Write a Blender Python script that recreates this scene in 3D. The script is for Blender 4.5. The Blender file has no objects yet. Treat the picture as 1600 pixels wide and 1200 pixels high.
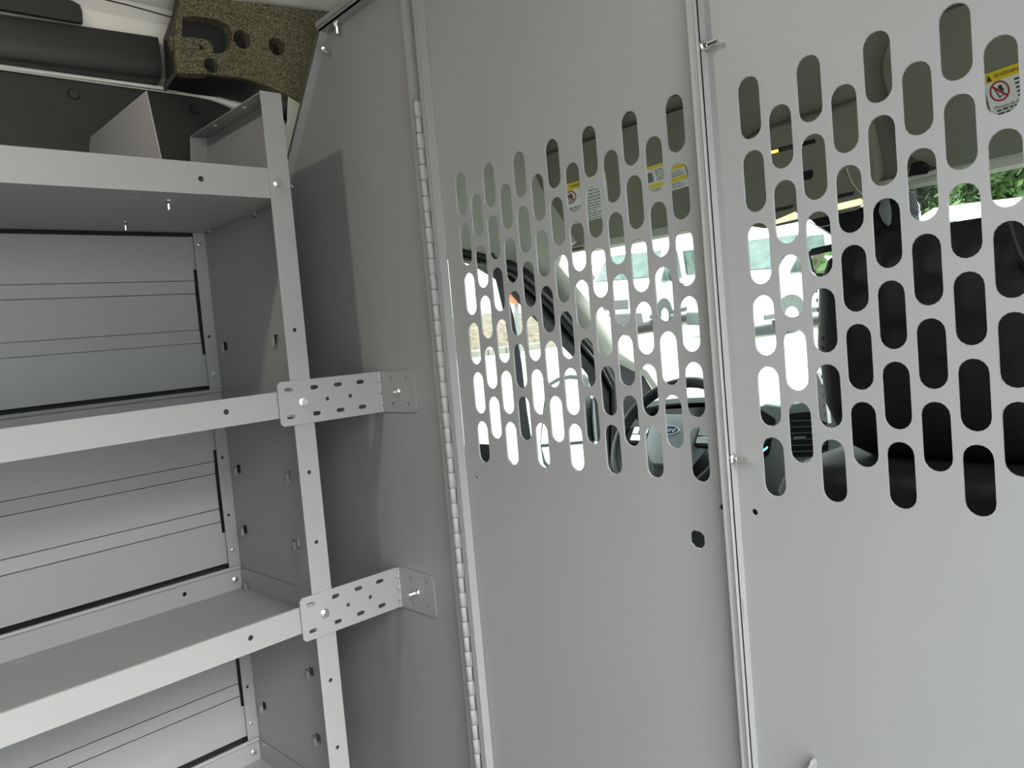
import bpy, bmesh, math, random
from mathutils import Vector, Matrix
from mathutils.geometry import tessellate_polygon
random.seed(7)
V = Vector
PI = math.pi
scene = bpy.context.scene
COL = scene.collection

# ------------------------------------------------------------------ camera
CAM = V((0.8495, -0.8663, 1.1009))
FPX = 1191.5
R0 = V((0.6693, 0.7378, -0.0872)).normalized()      # image right
R2 = V((-0.7427, 0.6674, -0.0542))                   # viewing direction
R2 = (R2 - R0 * R2.dot(R0)).normalized()
R1 = R2.cross(R0).normalized()                       # image down
cam_d = bpy.data.cameras.new('camera')
cam = bpy.data.objects.new('camera', cam_d)
COL.objects.link(cam)
cam.matrix_world = Matrix(((R0.x, -R1.x, -R2.x, CAM.x), (R0.y, -R1.y, -R2.y, CAM.y), (R0.z, -R1.z, -R2.z, CAM.z), (0, 0, 0, 1)))
cam_d.sensor_width = 36.0
cam_d.lens = FPX / 1600 * 36.0
cam_d.clip_start = 0.01
cam_d.clip_end = 400
scene.camera = cam

# ------------------------------------------------------------------ sky and exposure
w = bpy.data.worlds.new('overcast_sky')
scene.world = w
w.use_nodes = True
nt = w.node_tree
nt.nodes.clear()
out = nt.nodes.new('ShaderNodeOutputWorld')
bg = nt.nodes.new('ShaderNodeBackground')
tc = nt.nodes.new('ShaderNodeTexCoord')
sx = nt.nodes.new('ShaderNodeSeparateXYZ')
mr = nt.nodes.new('ShaderNodeMapRange')
mr.inputs['From Min'].default_value = 0.0
mr.inputs['From Max'].default_value = 1.0
mr.inputs['To Min'].default_value = 0.75
mr.inputs['To Max'].default_value = 2.6
nt.links.new(tc.outputs['Generated'], sx.inputs[0])
nt.links.new(sx.outputs['Z'], mr.inputs['Value'])
nt.links.new(mr.outputs[0], bg.inputs['Strength'])
bg.inputs['Color'].default_value = (0.90, 0.955, 1.0, 1)
nt.links.new(bg.outputs[0], out.inputs[0])
w.cycles.sampling_method = 'AUTOMATIC'

sun_d = bpy.data.lights.new('sun', 'SUN')
sun_d.energy = 1.1
sun_d.angle = math.radians(30)
sun_d.color = (1.0, 0.95, 0.88)
sun = bpy.data.objects.new('sun', sun_d)
COL.objects.link(sun)
SUN_EL, SUN_AZ = math.radians(36), math.radians(4)     # low hazy sun on the sliding-door side
sun.rotation_euler = V((math.cos(SUN_EL) * math.cos(SUN_AZ), -math.cos(SUN_EL) * math.sin(SUN_AZ), math.sin(SUN_EL))).to_track_quat('Z', 'Y').to_euler()
sun.location = (6, -6, 10)

vs = scene.view_settings
vs.view_transform = 'Standard'
vs.look = 'None'
vs.gamma = 1.0
vs.use_curve_mapping = False
vs.exposure = 2.2


# ------------------------------------------------------------------ pixel helpers (world points on real planes)
def ray(u, v):
    return R0 * ((u - 800) / FPX) + R1 * ((v - 600) / FPX) + R2


def px(u, v, axis, val):
    d = ray(u, v)
    t = (val - CAM[axis]) / d[axis]
    return CAM + d * t


def pxp(u, v, P, n):
    d = ray(u, v)
    return CAM + d * ((V(P) - CAM).dot(V(n)) / d.dot(V(n)))


# ------------------------------------------------------------------ materials
def mat(name, col, rough=0.5, metal=0.0, spec=0.5, noise=0.0, nscale=40, bump=0.0, bscale=200, emit=None, estr=0.0, coat=0.0):
    m = bpy.data.materials.new(name)
    m.use_nodes = True
    t = m.node_tree
    b = t.nodes['Principled BSDF']
    b.inputs['Base Color'].default_value = (*col, 1)
    b.inputs['Roughness'].default_value = rough
    b.inputs['Metallic'].default_value = metal
    b.inputs['Specular IOR Level'].default_value = spec
    b.inputs['Coat Weight'].default_value = coat
    tcn = t.nodes.new('ShaderNodeTexCoord')
    if noise > 0:
        n = t.nodes.new('ShaderNodeTexNoise')
        n.inputs['Scale'].default_value = nscale
        n.inputs['Detail'].default_value = 4
        r = t.nodes.new('ShaderNodeValToRGB')
        r.color_ramp.elements[0].position = 0.3
        r.color_ramp.elements[1].position = 0.7
        r.color_ramp.elements[0].color = (*[c * (1 - noise) for c in col], 1)
        r.color_ramp.elements[1].color = (*[min(1, c * (1 + noise)) for c in col], 1)
        t.links.new(tcn.outputs['Object'], n.inputs['Vector'])
        t.links.new(n.outputs['Fac'], r.inputs['Fac'])
        t.links.new(r.outputs['Color'], b.inputs['Base Color'])
    if bump > 0:
        n2 = t.nodes.new('ShaderNodeTexNoise')
        n2.inputs['Scale'].default_value = bscale
        n2.inputs['Detail'].default_value = 3
        bp = t.nodes.new('ShaderNodeBump')
        bp.inputs['Strength'].default_value = bump
        bp.inputs['Distance'].default_value = 0.002
        t.links.new(tcn.outputs['Object'], n2.inputs['Vector'])
        t.links.new(n2.outputs['Fac'], bp.inputs['Height'])
        t.links.new(bp.outputs['Normal'], b.inputs['Normal'])
    if emit:
        b.inputs['Emission Color'].default_value = (*emit, 1)
        b.inputs['Emission Strength'].default_value = estr
    return m


M = {}
M['powder'] = mat('grey_powder_coat', (0.285, 0.285, 0.284), 0.42, spec=0.5, noise=0.03, nscale=3, bump=0.04, bscale=900)
M['zinc'] = mat('zinc_plate', (0.80, 0.80, 0.78), 0.22, metal=1.0, noise=0.06, nscale=300)
M['plastic_dark'] = mat('dark_trim_plastic', (0.024, 0.024, 0.023), 0.45, bump=0.1, bscale=700)
M['lining'] = mat('dark_lining_board', (0.026, 0.0255, 0.023), 0.6, noise=0.08, nscale=8)
M['body_white'] = mat('white_body_paint', (0.88, 0.865, 0.80), 0.3, spec=0.5, noise=0.02, nscale=4)
M['floor'] = mat('grey_floor_mat', (0.12, 0.12, 0.12), 0.7, noise=0.15, nscale=30, bump=0.2, bscale=200)
M['headliner'] = mat('olive_grey_headliner', (0.225, 0.222, 0.178), 0.9, spec=0.1, noise=0.05, nscale=200, bump=0.15, bscale=600)
M['trim_beige'] = mat('pale_pillar_plastic', (0.52, 0.52, 0.45), 0.6, spec=0.3, noise=0.03, nscale=20)
M['black'] = mat('black_plastic', (0.010, 0.010, 0.011), 0.6, spec=0.25, bump=0.08, bscale=700)
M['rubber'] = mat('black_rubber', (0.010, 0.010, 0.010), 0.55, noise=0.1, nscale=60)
M['gloss_black'] = mat('gloss_black_plastic', (0.010, 0.010, 0.012), 0.12, noise=0.02, nscale=10)
M['leather'] = mat('black_leather', (0.007, 0.007, 0.0085), 0.5, spec=0.28, noise=0.12, nscale=60, bump=0.22, bscale=700)
M['fabric_black'] = mat('black_textured_fabric', (0.012, 0.012, 0.013), 0.9, spec=0.1, noise=0.5, nscale=250, bump=0.6, bscale=350)
M['stitch'] = mat('grey_thread', (0.16, 0.16, 0.16), 0.7, noise=0.1, nscale=90)
M['dash'] = mat('dark_grey_dash', (0.05, 0.055, 0.056), 0.5, spec=0.5, noise=0.05, nscale=90, bump=0.2, bscale=500)
M['dash_light'] = mat('slate_grey_airbag_cover', (0.20, 0.225, 0.23), 0.5, noise=0.03, nscale=60, bump=0.1, bscale=500)
M['silver'] = mat('satin_silver_trim', (0.62, 0.64, 0.65), 0.3, metal=0.8, noise=0.03, nscale=60)
M['blue'] = mat('dark_blue_enamel', (0.01, 0.03, 0.10), 0.25, noise=0.02, nscale=50)
M['white_print'] = mat('white_print', (0.78, 0.78, 0.76), 0.6, noise=0.02, nscale=80)
M['ink'] = mat('dark_print', (0.03, 0.03, 0.03), 0.7, noise=0.05, nscale=80)
M['yellow_print'] = mat('yellow_print', (0.80, 0.58, 0.02), 0.6, noise=0.03, nscale=80)
M['red_print'] = mat('red_print', (0.36, 0.02, 0.03), 0.6, noise=0.05, nscale=80)
M['grey_print'] = mat('grey_print', (0.18, 0.18, 0.18), 0.7, noise=0.05, nscale=80)
M['amber'] = mat('amber_indicator', (0.8, 0.35, 0.02), 0.5, emit=(1.0, 0.50, 0.08), estr=0.5, noise=0.02)
M['cyan'] = mat('cyan_display_line', (0.1, 0.5, 0.55), 0.4, emit=(0.25, 0.85, 0.9), estr=0.25, noise=0.02)
M['lens'] = mat('warm_lamp_lens', (0.85, 0.78, 0.52), 0.35, emit=(1.0, 0.88, 0.52), estr=0.22, noise=0.06, nscale=60)
M['mirror'] = mat('mirror_glass', (0.85, 0.88, 0.86), 0.02, metal=1.0, noise=0.01)
M['concrete'] = mat('pale_concrete', (0.27, 0.26, 0.225), 0.9, noise=0.10, nscale=1.2, bump=0.2, bscale=20)
M['kerb'] = mat('concrete_kerb', (0.155, 0.147, 0.12), 0.9, noise=0.12, nscale=6, bump=0.3, bscale=30)
M['mulch'] = mat('dry_brown_mulch', (0.092, 0.068, 0.044), 0.95, noise=0.5, nscale=6, bump=0.6, bscale=15)
M['van_paint'] = mat('white_van_paint', (0.46, 0.475, 0.475), 0.35, noise=0.015, nscale=3)
M['van_glass'] = mat('green_tinted_glass', (0.070, 0.098, 0.088), 0.15, spec=0.12, noise=0.35, nscale=3)
M['van_dark'] = mat('van_black_plastic', (0.055, 0.062, 0.059), 0.6, noise=0.1, nscale=20)
M['tyre'] = mat('tyre_rubber', (0.05, 0.053, 0.05), 0.8, noise=0.1, nscale=30)
M['hubcap'] = mat('silver_wheel', (0.60, 0.62, 0.61), 0.35, metal=0.4, noise=0.05, nscale=20)
M['orange'] = mat('orange_reflector', (0.42, 0.065, 0.018), 0.6, noise=0.03, nscale=20)
M['post_grey'] = mat('galvanised_post', (0.10, 0.115, 0.12), 0.5, noise=0.1, nscale=20)
M['bark'] = mat('grey_brown_bark', (0.14, 0.11, 0.08), 0.95, noise=0.3, nscale=20, bump=0.6, bscale=40)
M['strap'] = mat('black_webbing', (0.012, 0.012, 0.013), 0.7, noise=0.3, nscale=300, bump=0.3, bscale=500)


def mat_foam():
    m = mat('speckled_black_foam', (0.03, 0.03, 0.025), 0.95, spec=0.05, bump=0.7, bscale=260)
    t = m.node_tree
    b = t.nodes['Principled BSDF']
    tcn = t.nodes.new('ShaderNodeTexCoord')
    vo = t.nodes.new('ShaderNodeTexVoronoi')
    vo.inputs['Scale'].default_value = 520
    r = t.nodes.new('ShaderNodeValToRGB')
    e = r.color_ramp.elements
    e[0].position, e[0].color = 0.15, (0.045, 0.043, 0.030, 1)
    e[1].position, e[1].color = 0.85, (0.20, 0.185, 0.115, 1)
    sp = t.nodes.new('ShaderNodeSeparateColor')
    t.links.new(tcn.outputs['Object'], vo.inputs['Vector'])
    t.links.new(vo.outputs['Color'], sp.inputs[0])
    t.links.new(sp.outputs[0], r.inputs['Fac'])
    t.links.new(r.outputs['Color'], b.inputs['Base Color'])
    return m


M['foam'] = mat_foam()


def mat_glass(name, tint, gloss=0.07):
    m = bpy.data.materials.new(name)
    m.use_nodes = True
    t = m.node_tree
    t.nodes.clear()
    o = t.nodes.new('ShaderNodeOutputMaterial')
    mix = t.nodes.new('ShaderNodeMixShader')
    tr = t.nodes.new('ShaderNodeBsdfTransparent')
    gl = t.nodes.new('ShaderNodeBsdfGlossy')
    lw = t.nodes.new('ShaderNodeLayerWeight')
    lw.inputs['Blend'].default_value = 0.5
    pw = t.nodes.new('ShaderNodeMath')
    pw.operation = 'POWER'
    pw.inputs[1].default_value = 4.0
    fr = t.nodes.new('ShaderNodeMath')
    fr.operation = 'MULTIPLY_ADD'
    fr.inputs[1].default_value = 0.45
    fr.inputs[2].default_value = 0.03
    t.links.new(lw.outputs['Facing'], pw.inputs[0])
    t.links.new(pw.outputs[0], fr.inputs[0])
    tr.inputs['Color'].default_value = (*tint, 1)
    gl.inputs['Roughness'].default_value = 0.03
    t.links.new(fr.outputs[0], mix.inputs[0])
    t.links.new(tr.outputs[0], mix.inputs[1])
    t.links.new(gl.outputs[0], mix.inputs[2])
    t.links.new(mix.outputs[0], o.inputs[0])
    return m


M['glass'] = mat_glass('clear_window_glass', (0.86, 0.91, 0.88))


def mat_frit():
    m = bpy.data.materials.new('dotted_frit')
    m.use_nodes = True
    t = m.node_tree
    b = t.nodes['Principled BSDF']
    b.inputs['Base Color'].default_value = (0.06, 0.06, 0.09, 1)
    b.inputs['Roughness'].default_value = 0.6
    tcn = t.nodes.new('ShaderNodeTexCoord')
    sp = t.nodes.new('ShaderNodeSeparateXYZ')
    t.links.new(tcn.outputs['Object'], sp.inputs[0])

    def mth(op, a, b_=None, v=None):
        n_ = t.nodes.new('ShaderNodeMath')
        n_.operation = op
        t.links.new(a, n_.inputs[0])
        if b_ is not None:
            t.links.new(b_, n_.inputs[1])
        if v is not None:
            n_.inputs[1].default_value = v
        return n_.outputs[0]
    k = 2 * PI / 0.0085
    xs = mth('MULTIPLY', sp.outputs['X'], v=k)
    zs_ = mth('MULTIPLY', sp.outputs['Z'], v=k * 1.67)
    p1 = mth('SINE', mth('ADD', xs, zs_))
    p2 = mth('SINE', mth('SUBTRACT', xs, zs_))
    pr_ = mth('MULTIPLY', p1, p2)
    al = mth('MULTIPLY', mth('GREATER_THAN', pr_, v=-0.05), v=0.97)
    t.links.new(al, b.inputs['Alpha'])
    return m


M['frit'] = mat_frit()


def mat_leaf(name, c0, c1):
    m = mat(name, c0, 0.6, spec=0.2)
    t = m.node_tree
    b = t.nodes['Principled BSDF']
    oi = t.nodes.new('ShaderNodeTexCoord')
    n = t.nodes.new('ShaderNodeTexNoise')
    n.inputs['Scale'].default_value = 2.2
    n.inputs['Detail'].default_value = 6
    r = t.nodes.new('ShaderNodeValToRGB')
    r.color_ramp.elements[0].position, r.color_ramp.elements[0].color = 0.35, (*c0, 1)
    r.color_ramp.elements[1].position, r.color_ramp.elements[1].color = 0.65, (*c1, 1)
    t.links.new(oi.outputs['Object'], n.inputs['Vector'])
    t.links.new(n.outputs['Fac'], r.inputs['Fac'])
    t.links.new(r.outputs['Color'], b.inputs['Base Color'])
    return m


M['leaf'] = mat_leaf('green_leaves', (0.045, 0.095, 0.035), (0.14, 0.215, 0.075))

# ------------------------------------------------------------------ mesh builder
OFF = {}


class MB:
    def __init__(s):
        s.v = []
        s.f = []

    def add(s, vs_, fs):
        o = len(s.v)
        s.v += [tuple(p) for p in vs_]
        s.f += [tuple(i + o for i in f) for f in fs]
        return s

    def hexa(s, p):       # 8 points: bottom 0-3 loop, top 4-7 loop
        return s.add(p, [(3, 2, 1, 0), (4, 5, 6, 7), (0, 1, 5, 4), (1, 2, 6, 5), (2, 3, 7, 6), (3, 0, 4, 7)])

    def box(s, x0, x1, y0, y1, z0, z1, fn=None):
        p = [V(q) for q in ((x0, y0, z0), (x1, y0, z0), (x1, y1, z0), (x0, y1, z0), (x0, y0, z1), (x1, y0, z1), (x1, y1, z1), (x0, y1, z1))]
        if fn:
            p = [fn(*q) for q in p]
        return s.hexa(p)

    def plate(s, outer, holes, th, fn):
        """outer / holes: 2-D loops; fn(a, b, t) -> world point; extruded from t=0 to t=th"""
        loops = [outer] + list(holes)
        pts = [p for lp in loops for p in lp]
        tri = tessellate_polygon([[V((a, b, 0)) for a, b in lp] for lp in loops])
        n = len(pts)
        vv = [fn(a, b, 0) for a, b in pts] + [fn(a, b, th) for a, b in pts]
        ff = []
        for t in tri:
            a, b, c = t
            pa, pb, pc = pts[a], pts[b], pts[c]
            if (pb[0] - pa[0]) * (pc[1] - pa[1]) - (pb[1] - pa[1]) * (pc[0] - pa[0]) < 0:
                a, c = c, a
            ff.append((a, b, c))
            ff.append((c + n, b + n, a + n))
        o = 0
        for lp in loops:
            k = len(lp)
            for i in range(k):
                j = (i + 1) % k
                ff.append((o + i, o + j, o + j + n, o + i + n))
            o += k
        return s.add(vv, ff)

    def cyl(s, p0, p1, r0, r1=None, seg=12, cap=True):
        p0, p1 = V(p0), V(p1)
        r1 = r0 if r1 is None else r1
        a = (p1 - p0).normalized()
        u = a.orthogonal().normalized()
        v = a.cross(u)
        vs_ = []
        for p, r in ((p0, r0), (p1, r1)):
            for i in range(seg):
                t = 2 * PI * i / seg
                vs_.append(p + u * (r * math.cos(t)) + v * (r * math.sin(t)))
        fs = [(i, (i + 1) % seg, (i + 1) % seg + seg, i + seg) for i in range(seg)]
        if cap:
            fs += [tuple(range(seg - 1, -1, -1)), tuple(range(seg, 2 * seg))]
        return s.add(vs_, fs)

    def tube(s, path, r, seg=10, closed=False, flat=1.0, up=None):
        path = [V(p) for p in path]
        n = len(path)
        rs = r if isinstance(r, (list, tuple)) else [r] * n
        vs_ = []
        prev = None
        for i, p in enumerate(path):
            a = path[(i + 1) % n] if (closed or i < n - 1) else p
            b = path[i - 1] if (closed or i > 0) else p
            t = (a - b).normalized()
            if up is not None:
                u = (V(up) - t * t.dot(V(up))).normalized()
            elif prev is None:
                u = t.orthogonal().normalized()
            else:
                u = (prev - t * t.dot(prev)).normalized()
            prev = u
            v = t.cross(u)
            for k in range(seg):
                q = 2 * PI * k / seg
                vs_.append(p + u * (rs[i] * math.cos(q)) + v * (rs[i] * flat * math.sin(q)))
        fs = []
        for i in range(n if closed else n - 1):
            j = (i + 1) % n
            for k in range(seg):
                l = (k + 1) % seg
                fs.append((i * seg + k, i * seg + l, j * seg + l, j * seg + k))
        if not closed:
            fs += [tuple(range(seg - 1, -1, -1)), tuple((n - 1) * seg + k for k in range(seg))]
        return s.add(vs_, fs)

    def ellip(s, c, rx, ry, rz, seg=14, rings=8, fn=None):
        c = V(c)
        vs_ = []
        for i in range(rings + 1):
            th = PI * i / rings
            for k in range(seg):
                ph = 2 * PI * k / seg
                p = V((rx * math.sin(th) * math.cos(ph), ry * math.sin(th) * math.sin(ph), rz * math.cos(th)))
                vs_.append(c + (fn(p) if fn else p))
        fs = []
        for i in range(rings):
            for k in range(seg):
                l = (k + 1) % seg
                fs.append((i * seg + k, (i + 1) * seg + k, (i + 1) * seg + l, i * seg + l))
        return s.add(vs_, fs)

    def loft(s, loops, closed=True, cap=True):
        n = len(loops[0])
        vs_ = [p for lp in loops for p in lp]
        fs = []
        for i in range(len(loops) - 1):
            for k in range(n if closed else n - 1):
                l = (k + 1) % n
                fs.append((i * n + k, i * n + l, (i + 1) * n + l, (i + 1) * n + k))
        if cap and closed:
            fs += [tuple(range(n - 1, -1, -1)), tuple((len(loops) - 1) * n + k for k in range(n))]
        return s.add(vs_, fs)

    def build(s, name, m, parent=None, base=None, bevel=0.0, bseg=2, smooth=False, subsurf=0, recalc=True):
        me = bpy.data.meshes.new(name)
        o = V((0, 0, 0))
        if parent is not None:
            o = OFF.get(parent.name, o)
        elif base is not None:
            o = V(base)
        me.from_pydata([tuple(V(p) - o) for p in s.v], [], s.f)
        bm = bmesh.new()
        bm.from_mesh(me)
        if subsurf or bevel or smooth:
            bmesh.ops.remove_doubles(bm, verts=bm.verts, dist=1e-6)
        if recalc:
            bmesh.ops.recalc_face_normals(bm, faces=bm.faces)
        if bevel:
            es = [e for e in bm.edges if len(e.link_faces) == 2 and e.calc_face_angle(0) > 0.5]
            bmesh.ops.bevel(bm, geom=es, offset=bevel, segments=bseg, affect='EDGES', profile=0.5, clamp_overlap=True)
        bm.to_mesh(me)
        bm.free()
        if smooth:
            for p in me.polygons:
                p.use_smooth = True
            try:
                me.set_sharp_from_angle(angle=math.radians(42))
            except Exception:
                pass
        ob = bpy.data.objects.new(name, me)
        me.materials.append(m if not isinstance(m, str) else M[m])
        COL.objects.link(ob)
        if parent is not None:
            ob.parent = parent
            OFF[ob.name] = o
        else:
            ob.location = o
            OFF[ob.name] = o
        if subsurf:
            md = ob.modifiers.new('subsurf', 'SUBSURF')
            md.levels = md.render_levels = subsurf
        return ob


def empty(name, loc, label, cat, group=None):
    o = bpy.data.objects.new(name, None)
    COL.objects.link(o)
    o.location = loc
    o.empty_display_size = 0.05
    o['label'] = label
    o['category'] = cat
    if group:
        o['group'] = group
    OFF[o.name] = V(loc)
    return o


def tag(o, label, cat, group=None):
    o['label'] = label
    o['category'] = cat
    if group:
        o['group'] = group
    return o


def struct(o):
    o['kind'] = 'structure'
    return o


def copy_tree(o, parent=None):
    c = o.copy()
    COL.objects.link(c)
    if parent is not None:
        c.parent = parent
    for ch in list(o.children):
        copy_tree(ch, c)
    return c


def circ(cx, cy, r, n=12):
    return [(cx + r * math.cos(2 * PI * i / n), cy + r * math.sin(2 * PI * i / n)) for i in range(n)]


def slot(cx, cy, w_, h_, n=8):
    """stadium, long side along the larger of w_ / h_"""
    pts = []
    if h_ >= w_:
        r = w_ / 2
        for i in range(n + 1):
            t = PI * i / n
            pts.append((cx + r * math.cos(t), cy + h_ / 2 - r + r * math.sin(t)))
        for i in range(n + 1):
            t = PI + PI * i / n
            pts.append((cx + r * math.cos(t), cy - h_ / 2 + r + r * math.sin(t)))
    else:
        r = h_ / 2
        for i in range(n + 1):
            t = -PI / 2 + PI * i / n
            pts.append((cx + w_ / 2 - r + r * math.cos(t), cy + r * math.sin(t)))
        for i in range(n + 1):
            t = PI / 2 + PI * i / n
            pts.append((cx - w_ / 2 + r + r * math.cos(t), cy + r * math.sin(t)))
    return pts


def rrect(x0, x1, y0, y1, r, n=5):
    pts = []
    for cx, cy, a in ((x1 - r, y1 - r, 0), (x0 + r, y1 - r, PI / 2), (x0 + r, y0 + r, PI), (x1 - r, y0 + r, 1.5 * PI)):
        for i in range(n + 1):
            t = a + PI / 2 * i / n
            pts.append((cx + r * math.cos(t), cy + r * math.sin(t)))
    return pts


def rect(x0, x1, y0, y1):
    return [(x0, y0), (x1, y0), (x1, y1), (x0, y1)]


def text_obj(txt, size, origin, u, v, m, parent, name, shear=0.0, align='LEFT'):
    cu = bpy.data.curves.new(name, 'FONT')
    cu.body = txt
    cu.size = size
    cu.shear = shear
    cu.align_x = align
    cu.align_y = 'CENTER'
    cu.resolution_u = 2
    tmp = bpy.data.objects.new(name + '_tmp', cu)
    COL.objects.link(tmp)
    bpy.context.view_layer.update()
    me = bpy.data.meshes.new_from_object(tmp.evaluated_get(bpy.context.evaluated_depsgraph_get()))
    bpy.data.objects.remove(tmp)
    u, v = V(u).normalized(), V(v).normalized()
    o = OFF.get(parent.name, V((0, 0, 0)))
    for p in me.vertices:
        p.co = V(origin) + u * p.co.x + v * p.co.y - o
    me.materials.clear()
    me.materials.append(M[m])
    ob = bpy.data.objects.new(name, me)
    COL.objects.link(ob)
    ob.parent = parent
    OFF[ob.name] = o
    return ob


def bolt(parent, p, d, name='bolt', r=0.0085, head=0.006, stud=0.0, m='zinc'):
    """hex head with a flange washer at p pointing along d; optional threaded stud beyond"""
    p, d = V(p), V(d).normalized()
    b = MB()
    b.cyl(p, p + d * 0.002, r, r * 0.95, 14)
    b.cyl(p + d * 0.002, p + d * (0.002 + head), r * 0.72, r * 0.68, 6)
    if stud:
        z = p + d * (0.002 + head)
        n = max(3, int(stud / 0.0025))
        for i in range(n):
            a, c = z + d * (stud * i / n), z + d * (stud * (i + 1) / n)
            b.cyl(a, c, r * 0.52, r * 0.42, 8)
    return b.build(name, m, parent)


# ================================================================== CARGO SHELL (structure)
WL = -0.975
b = MB().box(-1.0, 1.02, -3.2, 2.0, -0.06, 0.0)
struct(b.build('floor', 'floor'))
# roof: shallow arc
b = MB()
secs = []
N = 14
for yy in (-3.2, 0.62):
    lp = []
    for i in range(N + 1):
        x = -1.0 + 2.0 * i / N
        lp.append(V((x, yy, 2.0 - 0.07 * (x / 0.8) ** 2)))
    for i in range(N, -1, -1):
        x = -1.0 + 2.0 * i / N
        lp.append(V((x, yy, 2.03 - 0.07 * (x / 0.8) ** 2)))
    secs.append(lp)
b.loft(secs)
struct(b.build('ceiling', 'body_white', smooth=True))
# left side: outer skin, upper cant rail and roof return, all painted metal
b = MB()
b.box(-1.02, -0.99, -3.2, 0.0, 0.0, 1.92)
struct(b.build('wall_left', 'body_white', base=(-1.0, -1.5, 0)))
# curved return between the trim rail and the roof
b = MB()
prof = [(-0.985, 1.80), (-0.935, 1.835), (-0.925, 1.875), (-0.90, 1.90), (-0.84, 1.908), (-0.80, 1.93), (-0.80, 1.955), (-0.99, 1.95)]
b.loft([[V((x, yy, z)) for x, z in prof] for yy in (-3.2, -0.205)])
struct(b.build('trim_6', 'body_white', base=(-0.9, -1.5, 1.8)))
# right side with the sliding-door opening (the photographer stands in it)
OPEN_Y = -1.35
b = MB()
b.box(0.96, 1.0, -3.2, OPEN_Y, 0.0, 1.95)
b.box(0.96, 1.0, -0.12, 0.02, 0.0, 1.95)
b.box(0.96, 1.0, OPEN_Y, -0.12, 1.76, 1.95)
struct(b.build('wall_right', 'lining', base=(0.96, -1.6, 0)))
b = MB().box(-1.0, 1.0, -3.24, -3.2, 0.0, 1.95)
struct(b.build('wall_back', 'lining', base=(0, -3.2, 0)))

# small LED dome lamp on the ceiling
lm = empty('dome_lamp', (-0.16, -0.98, 1.985), 'small white dome lamp on the cargo ceiling, out of the photograph', 'lamp')
MB().cyl((-0.16, -0.98, 1.995), (-0.16, -0.98, 1.965), 0.05, 0.045, 20).build('lamp_housing', 'body_white', lm)
M['led'] = mat('led_lens', (0.9, 0.9, 0.85), 0.4, emit=(1.0, 0.93, 0.78), estr=105.0, noise=0.01)
MB().cyl((-0.16, -0.98, 1.964), (-0.16, -0.98, 1.958), 0.035, 0.03, 16).build('lamp_lens', 'led', lm)

# ================================================================== PARTITION
YF = -0.019      # front of the flanges
TH = 0.003
UX = 0.038       # slot column pitch
UZ = 0.038 * 2.328
Z1 = 1.37        # centre height of the first slot row
SW, SH = 0.0293, 0.0752


def sheet(a, b_, t):             # panel sheet in the x-z plane, thickness towards +y
    return V((a, t, b_))


def slots(x0, ncol, z1=Z1, odd0=True):
    hs = []
    for c in range(ncol):
        full = (c % 2 == 0)
        for r in range(6 if full else 5):
            z = z1 - UZ * (r + (0 if full else 0.5))
            hs.append(slot(x0 + UX * c, z, SW, SH))
    return hs


def vflange(mb, x, z0, z1, holes=(), side=1, y0=YF, y1=0.0):
    """flange standing off the sheet towards the cargo bay; thickness grows away from the panel centre"""
    mb.plate(rect(y0, y1, z0, z1), holes, TH, lambda a, c, t: V((x + side * t, a, c)))


# --- sliding/hinged middle door
door_e = empty('partition_door', (0.017, 0, 0.03), 'grey steel partition door with two small holes, a latch hole and staggered slots, hinged on its left edge', 'door')
XL, XR, DZ0, DZ1 = -0.260, 0.2945, 0.03, 1.80
hs = slots(-0.205, 13)
hs += [circ(-0.235, 0.861, 0.0035), circ(0.2805, 0.858, 0.0045)]
hs += [[(0.2375 + 0.0115 * px_ * (0.8 if abs(pz_) == 1 and abs(px_) == 1 else 1), 0.809 + 0.0115 * pz_ * (0.8 if abs(pz_) == 1 and abs(px_) == 1 else 1)) for px_, pz_ in ((1, -.45), (1, .6), (.5, 1.0), (-.5, 1.1), (-1, .6), (-1, -.5), (-.4, -1.05), (.5, -1.05))]]
MB().plate(rect(XL, XR, DZ0, DZ1), hs, TH, sheet).build('slotted_sheet', 'powder', door_e)
b = MB()
vflange(b, XL, DZ0, DZ1, side=-1)
b.box(XL - 0.0125, XL, YF, YF + TH, DZ0, DZ1)
b.build('left_flange', 'powder', door_e, bevel=0.0006, bseg=1)
b = MB()
vflange(b, XR, DZ0, DZ1, side=1)
b.box(XR, XR + 0.0115, YF, YF + TH, DZ0, DZ1)
b.box(XR + 0.0098, XR + 0.0118, YF - 0.001, YF + 0.008, DZ0, DZ1)
b.build('right_flange', 'powder', door_e, bevel=0.0006, bseg=1)
b = MB().box(XL - 0.012, XR + 0.011, YF, 0.0, DZ1, DZ1 + TH)
b.build('top_flange', 'powder', door_e)

# --- right panel
rp = empty('partition_panel', (0.476, 0, 0.02), 'grey slotted partition panel with bolts on its left flange, right of the middle door', 'panel')
RX0, RX1 = 0.307, 0.6475
hs = slots(0.3592, 8, Z1 - 0.010)
hs += [circ(0.328, 0.857, 0.0045)]
MB().plate(rect(RX0, RX1, 0.02, 1.80), hs, TH, sheet).build('slotted_sheet', 'powder', rp)
b = MB()
sl = [rect(-0.0105, -0.0088, 0.713, 0.742)]
vflange(b, RX0, 0.02, 1.80, holes=sl, side=-1, y0=-0.015)
b.box(RX0 - 0.0105, RX0, -0.0150, -0.0150 + 0.0018, 0.02, 1.80)
b.build('left_flange', 'powder', rp)
b = MB()
vflange(b, RX1, 0.02, 1.80, side=1, y0=-0.0, y1=0.03)
b.build('right_flange', 'powder', rp)
for (u, v) in ((1098, 73), (1145, 717)):
    p = px(u, v, 0, RX0)
    bolt(rp, (RX0, -0.009, p.z), (1, 0.0, 0.0), r=0.0075, head=0.006, stud=0.014)
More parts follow.
